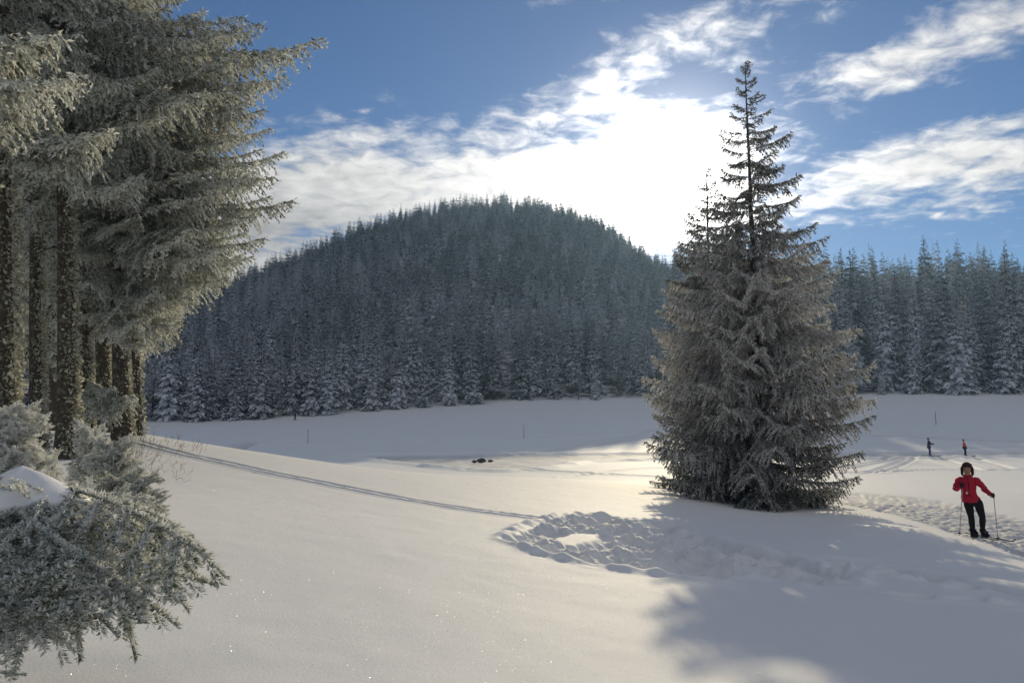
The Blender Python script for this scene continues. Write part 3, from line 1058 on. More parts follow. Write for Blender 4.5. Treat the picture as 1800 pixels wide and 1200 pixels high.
def plant_forest():
    rng = random.Random(5)
    for c in CAND[:300]:
        x, y, z, H, birch = c[:5]
        w0, rime = rng.uniform(0.85, 1.2), rng.uniform(-0.38, 0.22) - (0.24 if c[5] > 1190 and c[6] > 2 else 0)
        lab, grp = zone_label(c, w0, rime)
        t = tag(empty('frosted_birch_tree' if birch else 'forest_spruce_tree', (x, y, z), rng.uniform(0, 6.28)), lab, 'tree', grp)
        t.rotation_euler[0] = rng.uniform(-0.025, 0.025)
        me = BIR[rng.randrange(3)] if birch else SPR[rng.randrange(6)]
        w = w0 * (1.0 if birch else np.interp(H, [8, 14, 26], [1.55, 1.32, 1.0]))
        a = bpy.data.objects.new('crown', me)
        b = bpy.data.objects.new('trunk', STEM)
        for o in (a, b):
            COL.objects.link(o)
            o.parent = t
            o.scale = (H * w, H * w, H)
        a['rime_amount'] = rime
    # everything beyond: one wood, instanced from the same crowns
    rest = CAND[300:]
    me = bpy.data.meshes.new('hillside_wood')
    n = len(rest)
    me.vertices.add(n)
    me.vertices.foreach_set('co', np.array([c[:3] for c in rest], dtype=np.float32).ravel())
    for nm, vals in (('hgt', [c[3] for c in rest]), ('wid', [c[3] * rng.uniform(0.85, 1.15) * (1.0 if c[4] else np.interp(c[3], [8, 14, 26], [1.55, 1.32, 1.0])) for c in rest]),
                     ('rot', [rng.uniform(0, 6.28) for _ in rest])):
        at_ = me.attributes.new(nm, 'FLOAT', 'POINT')
        at_.data.foreach_set('value', np.array(vals, dtype=np.float32))
    ai = me.attributes.new('pick', 'INT', 'POINT')
    ai.data.foreach_set('value', np.array([6 + rng.randrange(3) if c[4] else rng.randrange(6) for c in rest], dtype=np.int32))
    me.update()
    wood = tag(link('hillside_wood', me), 'thousands of frosted spruces covering the hill and the slope behind', 'forest', None, 'stuff')
    srcs = []
    for m_ in SPR + BIR:
        o = next((o for o in COL.objects if o.data == m_), None)
        srcs.append(o)
    ng = bpy.data.node_groups.new('scatter_wood', 'GeometryNodeTree')
    ng.interface.new_socket('Geometry', in_out='INPUT', socket_type='NodeSocketGeometry')
    ng.interface.new_socket('Geometry', in_out='OUTPUT', socket_type='NodeSocketGeometry')
    N, Lk = ng.nodes, ng.links
    gi, go = N.new('NodeGroupInput'), N.new('NodeGroupOutput')

    def named(nm, ty='FLOAT'):
        a = N.new('GeometryNodeInputNamedAttribute')
        a.data_type = ty
        a.inputs[0].default_value = nm
        return a.outputs[0]
    g2 = N.new('GeometryNodeGeometryToInstance')
    for o in reversed(srcs):
        oi = N.new('GeometryNodeObjectInfo')
        oi.transform_space = 'ORIGINAL'
        oi.inputs['Object'].default_value = o
        oi.inputs['As Instance'].default_value = False
        g_ = N.new('GeometryNodeGeometryToInstance')
        Lk.new(oi.outputs['Geometry'], g_.inputs[0])
        if 'jn' not in locals():
            jn = N.new('GeometryNodeJoinGeometry')
        Lk.new(g_.outputs[0], jn.inputs[0])
    N.remove(g2)
    mp = N.new('GeometryNodeMeshToPoints')
    Lk.new(gi.outputs[0], mp.inputs['Mesh'])
    ip = N.new('GeometryNodeInstanceOnPoints')
    Lk.new(mp.outputs[0], ip.inputs['Points'])
    Lk.new(jn.outputs[0], ip.inputs['Instance'])
    ip.inputs['Pick Instance'].default_value = True
    Lk.new(named('pick', 'INT'), ip.inputs['Instance Index'])
    cr = N.new('ShaderNodeCombineXYZ')
    Lk.new(named('rot'), cr.inputs[2])
    Lk.new(cr.outputs[0], ip.inputs['Rotation'])
    cs = N.new('ShaderNodeCombineXYZ')
    w_ = named('wid')
    Lk.new(w_, cs.inputs[0])
    Lk.new(w_, cs.inputs[1])
    Lk.new(named('hgt'), cs.inputs[2])
    Lk.new(cs.outputs[0], ip.inputs['Scale'])
    Lk.new(ip.outputs[0], go.inputs[0])
    md = wood.modifiers.new('scatter', 'NODES')
    md.node_group = ng


plant_forest()

# ------------------------------------------------------------------ the big spruces on the left
LIB_NEAR = bough_library(M['spruce_frost'], 500, 3, hang=0.60, tw=0.042, tl=0.135, tert=0.056, frost0=0.55, droop=0.24, upturn=0.13, width=0.25, puff=1.25)
LEAN = -0.083


def ivy_mesh(h, r0, seed, n):
    r = np.random.default_rng(seed)
    z = h * r.random(n) ** 1.1
    a = r.normal(0.15, 1.25, n)
    a = np.where(r.random(n) < 0.25, r.random(n) * 6.28, a)
    # clumps: keep where a noise over the bark says so
    keep = 1.3 * vnoise(a * 2.2 + seed, z * 2.6) + 0.62 * np.cos(a) - 0.12 > r.uniform(-0.12, 0.2, n)
    z, a = z[keep], a[keep]
    n = len(z)
    rr = r0 * (1 - 0.25 * z / max(h, 1)) * np.where(z < 0.8, 1.2, 1.0) + r.uniform(0.0, 1.0, n) ** 1.6 * np.where(np.cos(a) > 0.2, 0.11, 0.04)
    P = np.stack([LEAN * z + rr * np.cos(a), rr * np.sin(a), z], 1)
    D = np.stack([np.cos(a), np.sin(a), np.zeros(n)], 1) * 0.8 + r.normal(0, 0.6, (n, 3)) - np.array([0, 0, 0.35])
    V, T, fr = kites(P, D, r.uniform(0.05, 0.12, n), r.uniform(0.04, 0.085, n), r, np.clip(r.normal(0.24, 0.2, n) + 0.26 * np.cos(a), 0, 1), fold=0.15)  # frost heavier on the right, with the lit trunk edge put into it
    return mesh('ivy', V, T, M['ivy_frost'], {'frost': fr}, smooth=False)


_v, _f = tube_arrays([(0.12, 0, 0), (0.35, 0.01, -0.02), (0.62, -0.03, -0.08), (0.85, 0.02, -0.20)], [0.018, 0.014, 0.009, 0.004], 5)
STUB = mesh('branch_stub', _v, _f, M['bark'])


def edge_spruce(px, py, d, diam, H, ylow, Lmin, Lmax, seed, label, tips=(), ivy=0, per=5, gap=0.5, top_gap=1.0, back=False):
    b = at(px, py, d)
    b[2] = gz(b[0], b[1])
    t = tag(empty('spruce_tree', b - np.array([0, 0, 0.04])), label, 'tree', 'big frosted spruces at the meadow corner')
    rng = random.Random(seed)
    link('trunk', trunk_mesh(H, diam / 2, 0.03, seed, 16, (LEAN, 0)), t)
    if ivy:
        iv = link('ivy', ivy_mesh(min(9.0, H * 0.5), diam / 2, seed, ivy), t)
        iv['kind'] = 'stuff'
    for k in range(9 if ivy else 0):
        a, zz = rng.uniform(0, 6.28), rng.uniform(1.2, 9.0)
        o = link('branch_stub', STUB, t)
        k_ = rng.uniform(0.5, 1.3)
        o.matrix_basis = Matrix.LocRotScale(Vector((LEAN * zz, 0, zz)), Euler((0, rng.uniform(-0.1, 0.35), a), 'XYZ').to_quaternion(), Vector((k_ * (diam / 0.4), k_, k_)))
    z0 = at(px, ylow, d)[2] - b[2]
    ztop = at(px, -60, d)[2] - b[2]
    z = z0
    while z < H - 0.6:
        q = (z - z0) / (H - z0)
        n = per if z < ztop else 4
        a0 = rng.uniform(0, 6.28)
        for k in range(n):
            a = a0 + 6.283 * k / n + rng.uniform(-0.4, 0.4)
            L = rng.uniform(Lmin, Lmax) * np.interp(z - z0, [0, 1.2, 4, H - z0], [0.55, 0.8, 1.0, 0.18])
            toward = -math.sin(a)
            if toward > 0.3:
                L *= 0.85
            zz = z + rng.uniform(-0.25, 0.25)
            add_bough(t, LIB_NEAR, zz, a, max(0.4, L), rng.uniform(-0.34, 0.16) - 0.06, rng, rng.uniform(-0.14, 0.12), (LEAN * zz, 0), rng.uniform(-0.45, 0.45))
        z += gap if z < ztop else top_gap
    for (tx, ty, td) in tips:
        p = at(tx, ty, td)
        for _ in range(3):
            zb = (p[2] - b[2]) + 0.25
            dx, dy = p[0] - (b[0] + LEAN * zb), p[1] - b[1]
            L = math.hypot(dx, dy)
            tilt = math.atan2(p[2] - (b[2] + zb), L) + 0.04
            az_ = math.atan2(dy, dx)
            j = _ * 0.16
            add_bough(t, LIB_NEAR, zb + j * 0.9, az_ + (0.12 if _ == 1 else -0.14 if _ == 2 else 0), L * (1 - 0.16 * _) * 1.02, tilt, rng, 0.0, (LEAN * zb, 0))
    return t


edge_spruce(10, 834, 15, 0.40, 22, 215, 1.8, 3.4, 41, 'ivy covered spruce trunk at the left picture edge, foremost of the frosted spruces', ivy=5200, tips=[(150, 250, 14.0), (210, 205, 13.5)])
edge_spruce(66, 793, 19.5, 0.30, 21, 190, 1.8, 3.6, 42, 'slim ivy clad spruce trunk, second from the left edge', ivy=4200, tips=[(230, 240, 17.5), (300, 120, 17)])
edge_spruce(120, 806, 18, 0.42, 24, 300, 2.2, 4.0, 43, 'thick ivy clad spruce trunk, third from the left edge', ivy=5600, tips=[(300, 180, 17), (250, 290, 16.5), (390, 130, 17), (420, 30, 17.5)])
edge_spruce(150, 772, 22, 0.34, 23, 400, 2.2, 3.9, 44, 'dark spruce trunk partly hidden behind the thick ivy clad trunk', ivy=4200, tips=[(330, 300, 21), (380, 220, 20.5), (240, 695, 21.2), (215, 715, 21.0), (450, 130, 20.5)])
edge_spruce(182, 764, 25.5, 0.46, 25, 560, 2.4, 3.8, 45, 'dark stout spruce trunk behind the small frosted bough', ivy=2600, tips=[(300, 540, 24), (330, 440, 24), (400, 380, 24)])
edge_spruce(215, 778, 22, 0.44, 25, 545, 2.2, 3.6, 46, 'stout spruce whose long boughs reach out against the blue sky', ivy=3000,
            tips=[(578, 47, 21.5), (513, 112, 21), (462, 165, 21), (503, 240, 21), (490, 285, 21), (518, 322, 21), (468, 392, 21), (455, 432, 21), (400, 466, 21), (340, 508, 21), (318, 552, 21), (270, 592, 21), (470, 20, 20.5), (440, 350, 20), (350, 420, 19.8), (280, 490, 19.8), (430, 200, 19.5), (445, 145, 19.8), (455, 270, 19.5), (400, 310, 19), (420, 260, 19), (380, 150, 19), (400, 400, 19.3), (450, 70, 19.6), (330, 370, 18.5), (240, 545, 19.5)])
edge_spruce(243, 768, 25, 0.26, 22, 560, 2.0, 3.6, 47, 'slim dark spruce trunk, outermost of the group towards the open meadow', ivy=2200, tips=[(480, 205, 24.5), (440, 90, 24.5), (415, 440, 24.5), (330, 520, 24.5)])
edge_spruce(-270, 880, 10.5, 0.45, 22, 330, 2.2, 3.4, 48, 'nearest spruce, only its frosted boughs hanging into the top corner', tips=[(172, 98, 9.8), (120, 30, 9.8), (48, 165, 10.2), (20, 60, 9.6), (60, 110, 9.6)], gap=0.65)
for k, (px, d, yl) in enumerate([(-40, 25, 560), (95, 31, 640), (35, 34, 600), (160, 33, 640)]):
    edge_spruce(px, 785, d, 0.34, 21, yl, 2.0, 3.4, 60 + k, ('frosted spruce deep behind the foremost ivy trunk', 'frosted spruce seen in the gap left of the thick ivy trunk',
                'rear frosted spruce between the two leftmost trunks', 'rearmost frosted spruce closing the gap between stout trunks')[k], per=5, gap=0.62)

# ------------------------------------------------------------------ frosted young firs close by


def make_fir_bough(seed, L=1.0, frost0=0.5, n=6, tuft=False):
    r = np.random.default_rng(seed)
    parts = []
    segs = []      # (p0, p1) needle clad
    s = np.linspace(0, 1, 14)
    ax = np.stack([L * s, 0.04 * np.sin(s * 4 + seed), -0.10 * L * s ** 2], 1)
    V, F = tube_arrays(ax, np.interp(s, [0, 1], [0.007, 0.003]), 5)
    parts.append((V, F, {'frost': 0.4}))
    for i in range(1, 13):
        segs.append((ax[i], ax[i + 1]))
    for k in range(n):
        f = 0.10 + 0.88 * k / n
        p = np.array([np.interp(f, s, ax[:, i]) for i in range(3)])
        for sd in (-1, 1):
            l = (0.09 + (0.16 if tuft else 0.38) * (1 - f) ** 0.8) * min(1, 0.45 + 2.5 * f) * r.uniform(0.7, 1.1)
            a = math.radians(r.uniform(42, 60))
            d = np.array([math.cos(a), sd * math.sin(a), r.uniform(-0.5, 0.9) if tuft else r.uniform(-0.75, 0.2)])
            m = max(2, int(l / 0.085))
            q = np.linspace(0, 1, m + 1)[:, None]
            pts = p + unit(d) * l * q - np.array([0, 0, 1.0]) * 0.25 * l * q ** 2
            V, F = tube_arrays(pts, 0.0035, 4, cap=False)
            parts.append((V, F, {'frost': 0.25}))
            for j in range(m):
                segs.append((pts[j], pts[j + 1]))
                if j > 0 or m < 3:
                    for s2 in (-1, 1):
                        if r.random() < 0.72:
                            b = math.radians(r.uniform(40, 58)) * s2
                            dd = unit(pts[j + 1] - pts[j])
                            e = np.array([dd[0] * math.cos(b) - dd[1] * math.sin(b), dd[0] * math.sin(b) + dd[1] * math.cos(b), dd[2] + r.uniform(-0.3, 0.1)])
                            l2 = r.uniform(0.07, 0.15) * (1.1 - 0.5 * j / m) * min(1, l / 0.15 + 0.3)
                            segs.append((pts[j], pts[j] + e * l2))
    P, D, LL, W, FR = [], [], [], [], []
    for p0, p1 in segs:
        l = np.linalg.norm(p1 - p0)
        d = (p1 - p0) / l
        lat = unit(np.cross(d, np.array([0, 0, 1.0])))
        up = np.cross(lat, d)
        m = int(l * 560)
        u = r.random(m)
        ang = np.where(r.random(m) < 0.5, 0, math.pi) + r.normal(0.0, 0.5, m)
        ang = np.where(np.cos(ang) > 0, np.abs(ang) * 0.6, ang)
        side = np.cos(ang)[:, None] * lat + (np.abs(np.sin(ang)) * 0.7)[:, None] * up
        P.append(p0 + d * (l * u)[:, None])
        D.append(side * 0.9 + d * 0.65 + r.normal(0, 0.09, (m, 3)))
        LL.append(r.uniform(0.022, 0.034, m))
        W.append(r.uniform(0.0042, 0.006, m))
        FR.append(np.clip(frost0 + r.normal(0, 0.22, m) - 0.22, 0, 1))
        # rime crystals: short, thick, mostly on top and at the tips
        m2 = int(l * 420)
        u = r.random(m2)
        dirs = r.normal(0, 1, (m2, 3)) + up * 0.6
        P.append(p0 + d * (l * u)[:, None] + unit(dirs) * 0.004)
        D.append(dirs)
        LL.append(r.uniform(0.012, 0.024, m2))
        W.append(r.uniform(0.005, 0.009, m2))
        FR.append(np.clip(r.normal(0.85, 0.12, m2), 0, 1))
    V, T, fr = kites(np.vstack(P), np.vstack(D), np.concatenate(LL), np.concatenate(W), r, np.concatenate(FR), fold=0.25)
    parts.append((V, [T], {'frost': fr}))
    V, F, A = joinarr(parts)
    return mesh('bough', V, F, M['fir_frost'], A, smooth=False)


FIR = [make_fir_bough(700 + i) for i in range(5)]
TUFT = [make_fir_bough(760 + i, 0.42, 0.7, 6, True) for i in range(4)]


def place_bough(tree, origin, p0, p1, rng, rime=0.0, roll=0.0, fat=1.0, lib=None, base=1.0):
    """a fir bough from p0 to p1 (world)"""
    p0, p1 = np.array(p0), np.array(p1)
    x = p1 - p0
    L = np.linalg.norm(x)
    x = x / L
    y = unit(np.cross(np.array([0, 0, 1.0]), x))
    z = np.cross(x, y)
    R = Matrix((x, y, z)).transposed().to_4x4() @ Matrix.Rotation(roll, 4, 'X')
    o = bpy.data.objects.new('bough', (lib or FIR)[rng.randrange(len(lib or FIR))])
    COL.objects.link(o)
    o.parent = tree
    k = L / base
    o.matrix_basis = Matrix.Translation(Vector(p0 - origin)) @ R @ Matrix.Diagonal((k, k * fat, k * fat, 1))
    o['rime_amount'] = rime
    return o


def lump_mesh(name, rx, ry, h, seed, peak=1.0, jag=0.10):
    r = np.random.default_rng(seed)
    nr, na = 12, 26
    V = []
    for i in range(nr + 1):
        f = i / nr
        for j in range(na):
            a = 6.2832 * j / na
            e = 1 + jag * 2.2 * vnoise(np.array(math.cos(a) * 1.6 + seed), np.array(math.sin(a) * 1.6))
            x, y = rx * f * e * math.cos(a), ry * f * e * math.sin(a)
            zz = h * ((1 - f) ** peak * 0.75 + 0.25 * math.sqrt(max(0, 1 - f * f))) + 0.18 * h * float(vnoise(np.array(x * 14 + seed), np.array(y * 14))) * f - 0.25 * h * f ** 3
            V.append((x, y, zz))
    V = np.array(V)
    i = np.arange(nr)[:, None] * na
    j = np.arange(na)[None, :]
    F = np.stack([i + j, i + na + j, i + na + (j + 1) % na, i + (j + 1) % na], -1).reshape(-1, 4)
    lower = V[-na:] * np.array([0.8, 0.8, 1]) - np.array([0, 0, h * 0.25])
    if 'V' and name == 'snow_heap':
        V[:, 2] += 0.008 * fbm(V[:, 0] * 22 + seed, V[:, 1] * 22, 2)
    n0 = len(V)
    V = np.vstack([V, lower, [[0, 0, -h * 0.3]]])
    jj = np.arange(na)
    F2 = np.stack([n0 - na + jj, n0 + jj, n0 + (jj + 1) % na, n0 - na + (jj + 1) % na], -1)
    T = np.stack([np.full(na, n0 + na), n0 + (jj + 1) % na, n0 + jj], -1)
    return mesh(name, V, [np.vstack([F, F2]), T], M['snow_lump'])


def near_fir():
    o3 = at(-110, 1120, 4.4)
    o3[2] = gz(o3[0], o3[1])
    t = tag(empty('fir_tree', o3), 'young fir with rime coated drooping boughs over the snow in the lower corner', 'tree')
    rng = random.Random(3)
    link('trunk', trunk_mesh(2.6, 0.055, 0.012, 5, 9, (0.04, 0.0)), t)
    B = [((40, 845, 4.7), (388, 918, 4.15)), ((60, 838, 4.6), (372, 903, 4.3)), ((110, 855, 4.6), (330, 925, 4.05)), ((20, 860, 4.6), (325, 1000, 4.0)), ((60, 870, 4.5), (318, 985, 4.1)),
         ((0, 870, 4.5), (285, 1030, 3.9)), ((20, 880, 4.4), (235, 1010, 3.9)), ((-20, 890, 4.4), (180, 1050, 3.8)), ((-30, 900, 4.3), (135, 1060, 3.75)), ((-60, 900, 4.3), (100, 1102, 3.7)),
         ((-80, 910, 4.3), (55, 1095, 3.7)), ((-100, 915, 4.2), (15, 1112, 3.6)), ((-90, 890, 4.3), (60, 1020, 3.8)), ((-60, 870, 4.5), (130, 980, 4.0)), ((-20, 855, 4.6), (215, 950, 4.2)),
         ((0, 850, 4.7), (260, 890, 4.4)), ((-60, 850, 4.7), (150, 900, 4.3)), ((-100, 860, 4.5), (60, 930, 4.1)), ((-120, 880, 4.3), (20, 985, 3.9)), ((-140, 930, 4.1), (-15, 1060, 3.6)),
         ((40, 850, 4.8), (235, 838, 4.7)), ((80, 860, 4.7), (285, 868, 4.5)), ((-40, 870, 4.4), (175, 1000, 4.0)), ((-10, 880, 4.5), (250, 975, 4.1)), ((-80, 880, 4.4), (90, 1060, 3.8)),
         ((30, 850, 4.7), (300, 940, 4.2)), ((-40, 860, 4.6), (200, 1000, 4.05)), ((-80, 870, 4.5), (120, 1030, 3.9)), ((-110, 880, 4.4), (40, 1070, 3.75)), ((-60, 850, 4.7), (110, 950, 4.2)), ((-90, 860, 4.6), (30, 1000, 4.0)),
         ((-200, 1180, 3.6), (28, 1162, 3.3)), ((-200, 1200, 3.5), (18, 1190, 3.2)), ((-170, 1000, 4.0), (-30, 1110, 3.5))]
    B = [b for i, b in enumerate(B) if i not in (1, 2, 4, 8, 13, 14, 17, 18, 20, 21, 22, 23, 24, 25, 27, 28, 29)]
    for a, b in B:
        place_bough(t, o3, at(*a), at(*b), rng, rng.uniform(-0.22, 0.22), rng.uniform(-0.6, 0.6), rng.uniform(1.0, 1.3))
    h = tag(link('snow_heap', lump_mesh('snow_heap', 0.38, 0.32, 0.18, 21, 1.25, 0.16)), 'pointed heap of clean snow on top of the young fir boughs at the picture edge', 'snow heap')
    h.location = Vector(at(36, 871, 4.6))


near_fir()


def sapling(px, py, d, H, R, n, label, seed, rime, bend=0.5):
    b = at(px, py, d)
    b[2] = gz(b[0], b[1])
    t = tag(empty('fir_sapling', b), label, 'tree', 'rime covered saplings under the spruces')
    rng = random.Random(seed)
    link('trunk', trunk_mesh(H, 0.03, 0.008, seed, 8, (0, 0)), t)
    for k in range(int(n * 1.4)):
        f = 0.06 + 0.92 * k / (n * 1.4)
        a = k * 2.399 + rng.uniform(-0.3, 0.3)
        l = max(0.16, R * (1 - 0.6 * f) * rng.uniform(0.7, 1.15))
        p0 = b + np.array([0, 0, H * f * 0.9])
        p1 = p0 + np.array([math.cos(a) * l, math.sin(a) * l, l * (0.25 + 0.9 * f + rng.uniform(-0.4, 0.3))])
        place_bough(t, b, p0, p1, rng, rime + rng.uniform(-0.05, 0.1), rng.uniform(-0.8, 0.8), 1.1, TUFT, 0.42)
    return t


sapling(14, 945, 7.6, 1.42, 0.42, 38, 'dense white rimed sapling leaning on the foremost ivy trunk', 81, 0.40)
sapling(64, 935, 8.2, 0.62, 0.34, 18, 'low rimed sapling just right of the foremost ivy trunk', 82, 0.35)
sapling(150, 890, 10.5, 1.12, 0.30, 28, 'upright rimed sapling in front of the thick ivy trunk', 83, 0.30)
sapling(195, 892, 10.0, 0.95, 0.46, 28, 'broad rimed sapling at the snow rim right of the thick trunk', 84, 0.20)
sapling(225, 925, 8.0, 0.66, 0.50, 22, 'low dark green sapling sticking out of the snow beside the young fir', 85, -0.05)
sapling(98, 915, 8.6, 0.50, 0.32, 16, 'small rimed sapling under the thick ivy trunk', 86, 0.28)
sapling(178, 945, 6.8, 0.66, 0.48, 20, 'low bushy sapling directly above the young fir boughs', 87, 0.10)
sapling(120, 950, 7.2, 0.56, 0.36, 16, 'rimed sapling between the small sapling and the young fir', 88, 0.22)

# dry stems
rs = random.Random(9)


def stem_arrays(p, h, lean, r0, forks):
    parts = []
    k = np.linspace(0, 1, 7)
    pts = np.stack([p[0] + lean[0] * k ** 1.6, p[1] + lean[1] * k, p[2] - 0.03 + h * k], 1)
    V, F = tube_arrays(pts, np.interp(k, [0, 1], [r0, r0 * 0.5]), 4)
    parts.append((V, F, {}))
    for f in range(forks):
        q = rs.uniform(0.4, 0.95)
        b = np.array([np.interp(q, k, pts[:, i]) for i in range(3)])
        e = b + np.array([rs.uniform(-0.12, 0.12), rs.uniform(-0.1, 0.1), rs.uniform(0.03, 0.14)])
        V, F = tube_arrays([b, (b + e) / 2, e], r0 * 0.7, 4)
        parts.append((V, F, {}))
    return parts


big = G(207, 776)
for i, (px, py, h, lx) in enumerate([(205, 778, 1.18, 0.35), (188, 776, 0.5, -0.3), (243, 782, 0.45, 0.12)]):
    g = G(px, py)
    V, F, A = joinarr(stem_arrays(g, h, (lx, 0.1), 0.013, 2 if i else 3))
    o = link('dry_stem', mesh('dry_stem', V, F, M['dry_stem']))
    tag(o, ('tall bent straw coloured stem before the dark stout trunks', 'short straw coloured stem leaning left among the saplings', 'dry weed stem at the foot of the outermost spruce trunk')[i], 'plant')
parts = []
for k in range(70):
    px = 232 + 130 * rs.random() ** 1.6
    py = np.interp(px, [230, 260, 360], [775, 772, 786]) + rs.uniform(0, 16 if px > 290 else 60)
    g = G(px, py)
    parts += stem_arrays(g, rs.uniform(0.12, 0.5), (rs.uniform(-0.05, 0.25), rs.uniform(-0.1, 0.1)), 0.0045, rs.randrange(0, 4))
for k in range(40):
    px, py = rs.uniform(235, 330), rs.uniform(800, 850)
    g = G(px, py)
    parts += stem_arrays(g, rs.uniform(0.06, 0.25), (rs.uniform(-0.05, 0.2), 0), 0.0035, rs.randrange(0, 3))
V, F, A = joinarr(parts)
tag(link('dry_grass', mesh('dry_grass', V, F, M['dry_stem'])), 'thin dry grass stems poking out of the snow by the spruces', 'grass', None, 'stuff')

# ------------------------------------------------------------------ people


def skin_mesh(name, nodes, edges, root, mat, sub=2):
    """one continuous surface grown on a skeleton; nodes: {key: (x, y, z, rx[, ry])}"""
    keys = list(nodes)
    me = bpy.data.meshes.new(name)
    me.from_pydata([nodes[k][:3] for k in keys], [(keys.index(a), keys.index(b)) for a, b in edges], [])
    o = bpy.data.objects.new(name, me)
    COL.objects.link(o)
    sk = o.modifiers.new('skin', 'SKIN')
    sk.branch_smoothing = 0.5
    for i, k in enumerate(keys):
        n = nodes[k]
        me.skin_vertices[0].data[i].radius = (n[3] * 1.16, (n[4] if len(n) > 4 else n[3]) * 1.16)
        me.skin_vertices[0].data[i].use_root = (k == root)
    ss = o.modifiers.new('sub', 'SUBSURF')
    ss.levels = ss.render_levels = sub
    dg = bpy.context.evaluated_depsgraph_get()
    out = bpy.data.meshes.new_from_object(o.evaluated_get(dg))
    bpy.data.objects.remove(o)
    bpy.data.meshes.remove(me)
    out.name = name
    out.materials.clear()
    out.materials.append(mat)
    out.polygons.foreach_set('use_smooth', np.ones(len(out.polygons), bool))
    return out


def ell_mesh(name, c, r, mat, seed=0, jag=0.0, n=14, m=10, cut=None):
    V, F = [], []
    rr = np.random.default_rng(seed)
    for i in range(m + 1):
        ph = math.pi * i / m
        for j in range(n):
            a = 2 * math.pi * j / n
            k = 1 + jag * rr.uniform(-1, 1)
            V.append((c[0] + r[0] * k * math.sin(ph) * math.cos(a), c[1] + r[1] * k * math.sin(ph) * math.sin(a), c[2] + r[2] * k * math.cos(ph)))
    for i in range(m):
        for j in range(n):
            F.append((i * n + j, (i + 1) * n + j, (i + 1) * n + (j + 1) % n, i * n + (j + 1) % n))
    return np.array(V), [np.array(F)], {}


def chain(*k):
    return list(zip(k[:-1], k[1:]))


def tubes_mesh(name, lines, mat):
    parts = []
    for pts, rad, n in lines:
        V, F = tube_arrays(pts, rad, n)
        parts.append((V, F, {}))
    V, F, A = joinarr(parts)
    return mesh(name, V, F, mat)


def finger_set(h, fwd, side, up, sc=1.0):
    """five bent fingers closing round a pole grip at h"""
    out = []
    for i in range(4):
        l = (0.95, 1.05, 1.0, 0.8)[i] * sc
        b = h - up * (0.022 * (i - 1.5)) * sc
        out.append(([b - side * 0.018, b + fwd * 0.030 * l - side * 0.010, b + fwd * 0.036 * l + side * 0.016, b + fwd * 0.014 * l + side * 0.030], [0.0115, 0.011, 0.010, 0.008], 6))
    t = h + up * 0.030 * sc
    out.append(([t - side * 0.022 - fwd * 0.012, t + fwd * 0.012 - side * 0.006 + up * 0.008, t + fwd * 0.032 + side * 0.012], [0.014, 0.012, 0.009], 6))
    return out


def smooth_pts(P, n):
    P = np.array(P, float)
    out = []
    for k in np.linspace(0, len(P) - 1, n * (len(P) - 1) + 1):
        i = min(int(k), len(P) - 2)
        f = k - i
        a, b, c, d = P[max(i - 1, 0)], P[i], P[i + 1], P[min(i + 2, len(P) - 1)]
        out.append(0.5 * (2 * b + (c - a) * f + (2 * a - 5 * b + 4 * c - d) * f * f + (3 * b - a - 3 * c + d) * f ** 3))
    return np.array(out)


def loft(rings, n=20, sub=3):
    R = smooth_pts(rings, sub)
    a = np.linspace(0, 2 * np.pi, n, endpoint=False)
    V = np.stack([R[:, 0:1] + R[:, 3:4] * np.cos(a), R[:, 1:2] + R[:, 4:5] * np.sin(a), np.broadcast_to(R[:, 2:3], (len(R), n))], -1)
    wr = 0.030 * vnoise(np.cos(a)[None] * 2 + R[:, 2:3] * 9, np.sin(a)[None] * 2 + R[:, 2:3] * 14)
    V = V * np.array([1, 1, 1]) + (wr[..., None] * np.stack([np.cos(a), np.sin(a), 0 * a], -1)[None])
    m = len(R)
    V = V.reshape(-1, 3)
    i = np.arange(m - 1)[:, None] * n
    j = np.arange(n)[None]
    F = np.stack([i + j, i + (j + 1) % n, i + n + (j + 1) % n, i + n + j], -1).reshape(-1, 4)
    V = np.vstack([V, R[0, :3], R[-1, :3]])
    jj = np.arange(n)
    T = np.vstack([np.stack([np.full(n, m * n), (jj + 1) % n, jj], 1), np.stack([np.full(n, m * n + 1), (m - 1) * n + jj, (m - 1) * n + (jj + 1) % n], 1)])
    return V, [F, T], {}


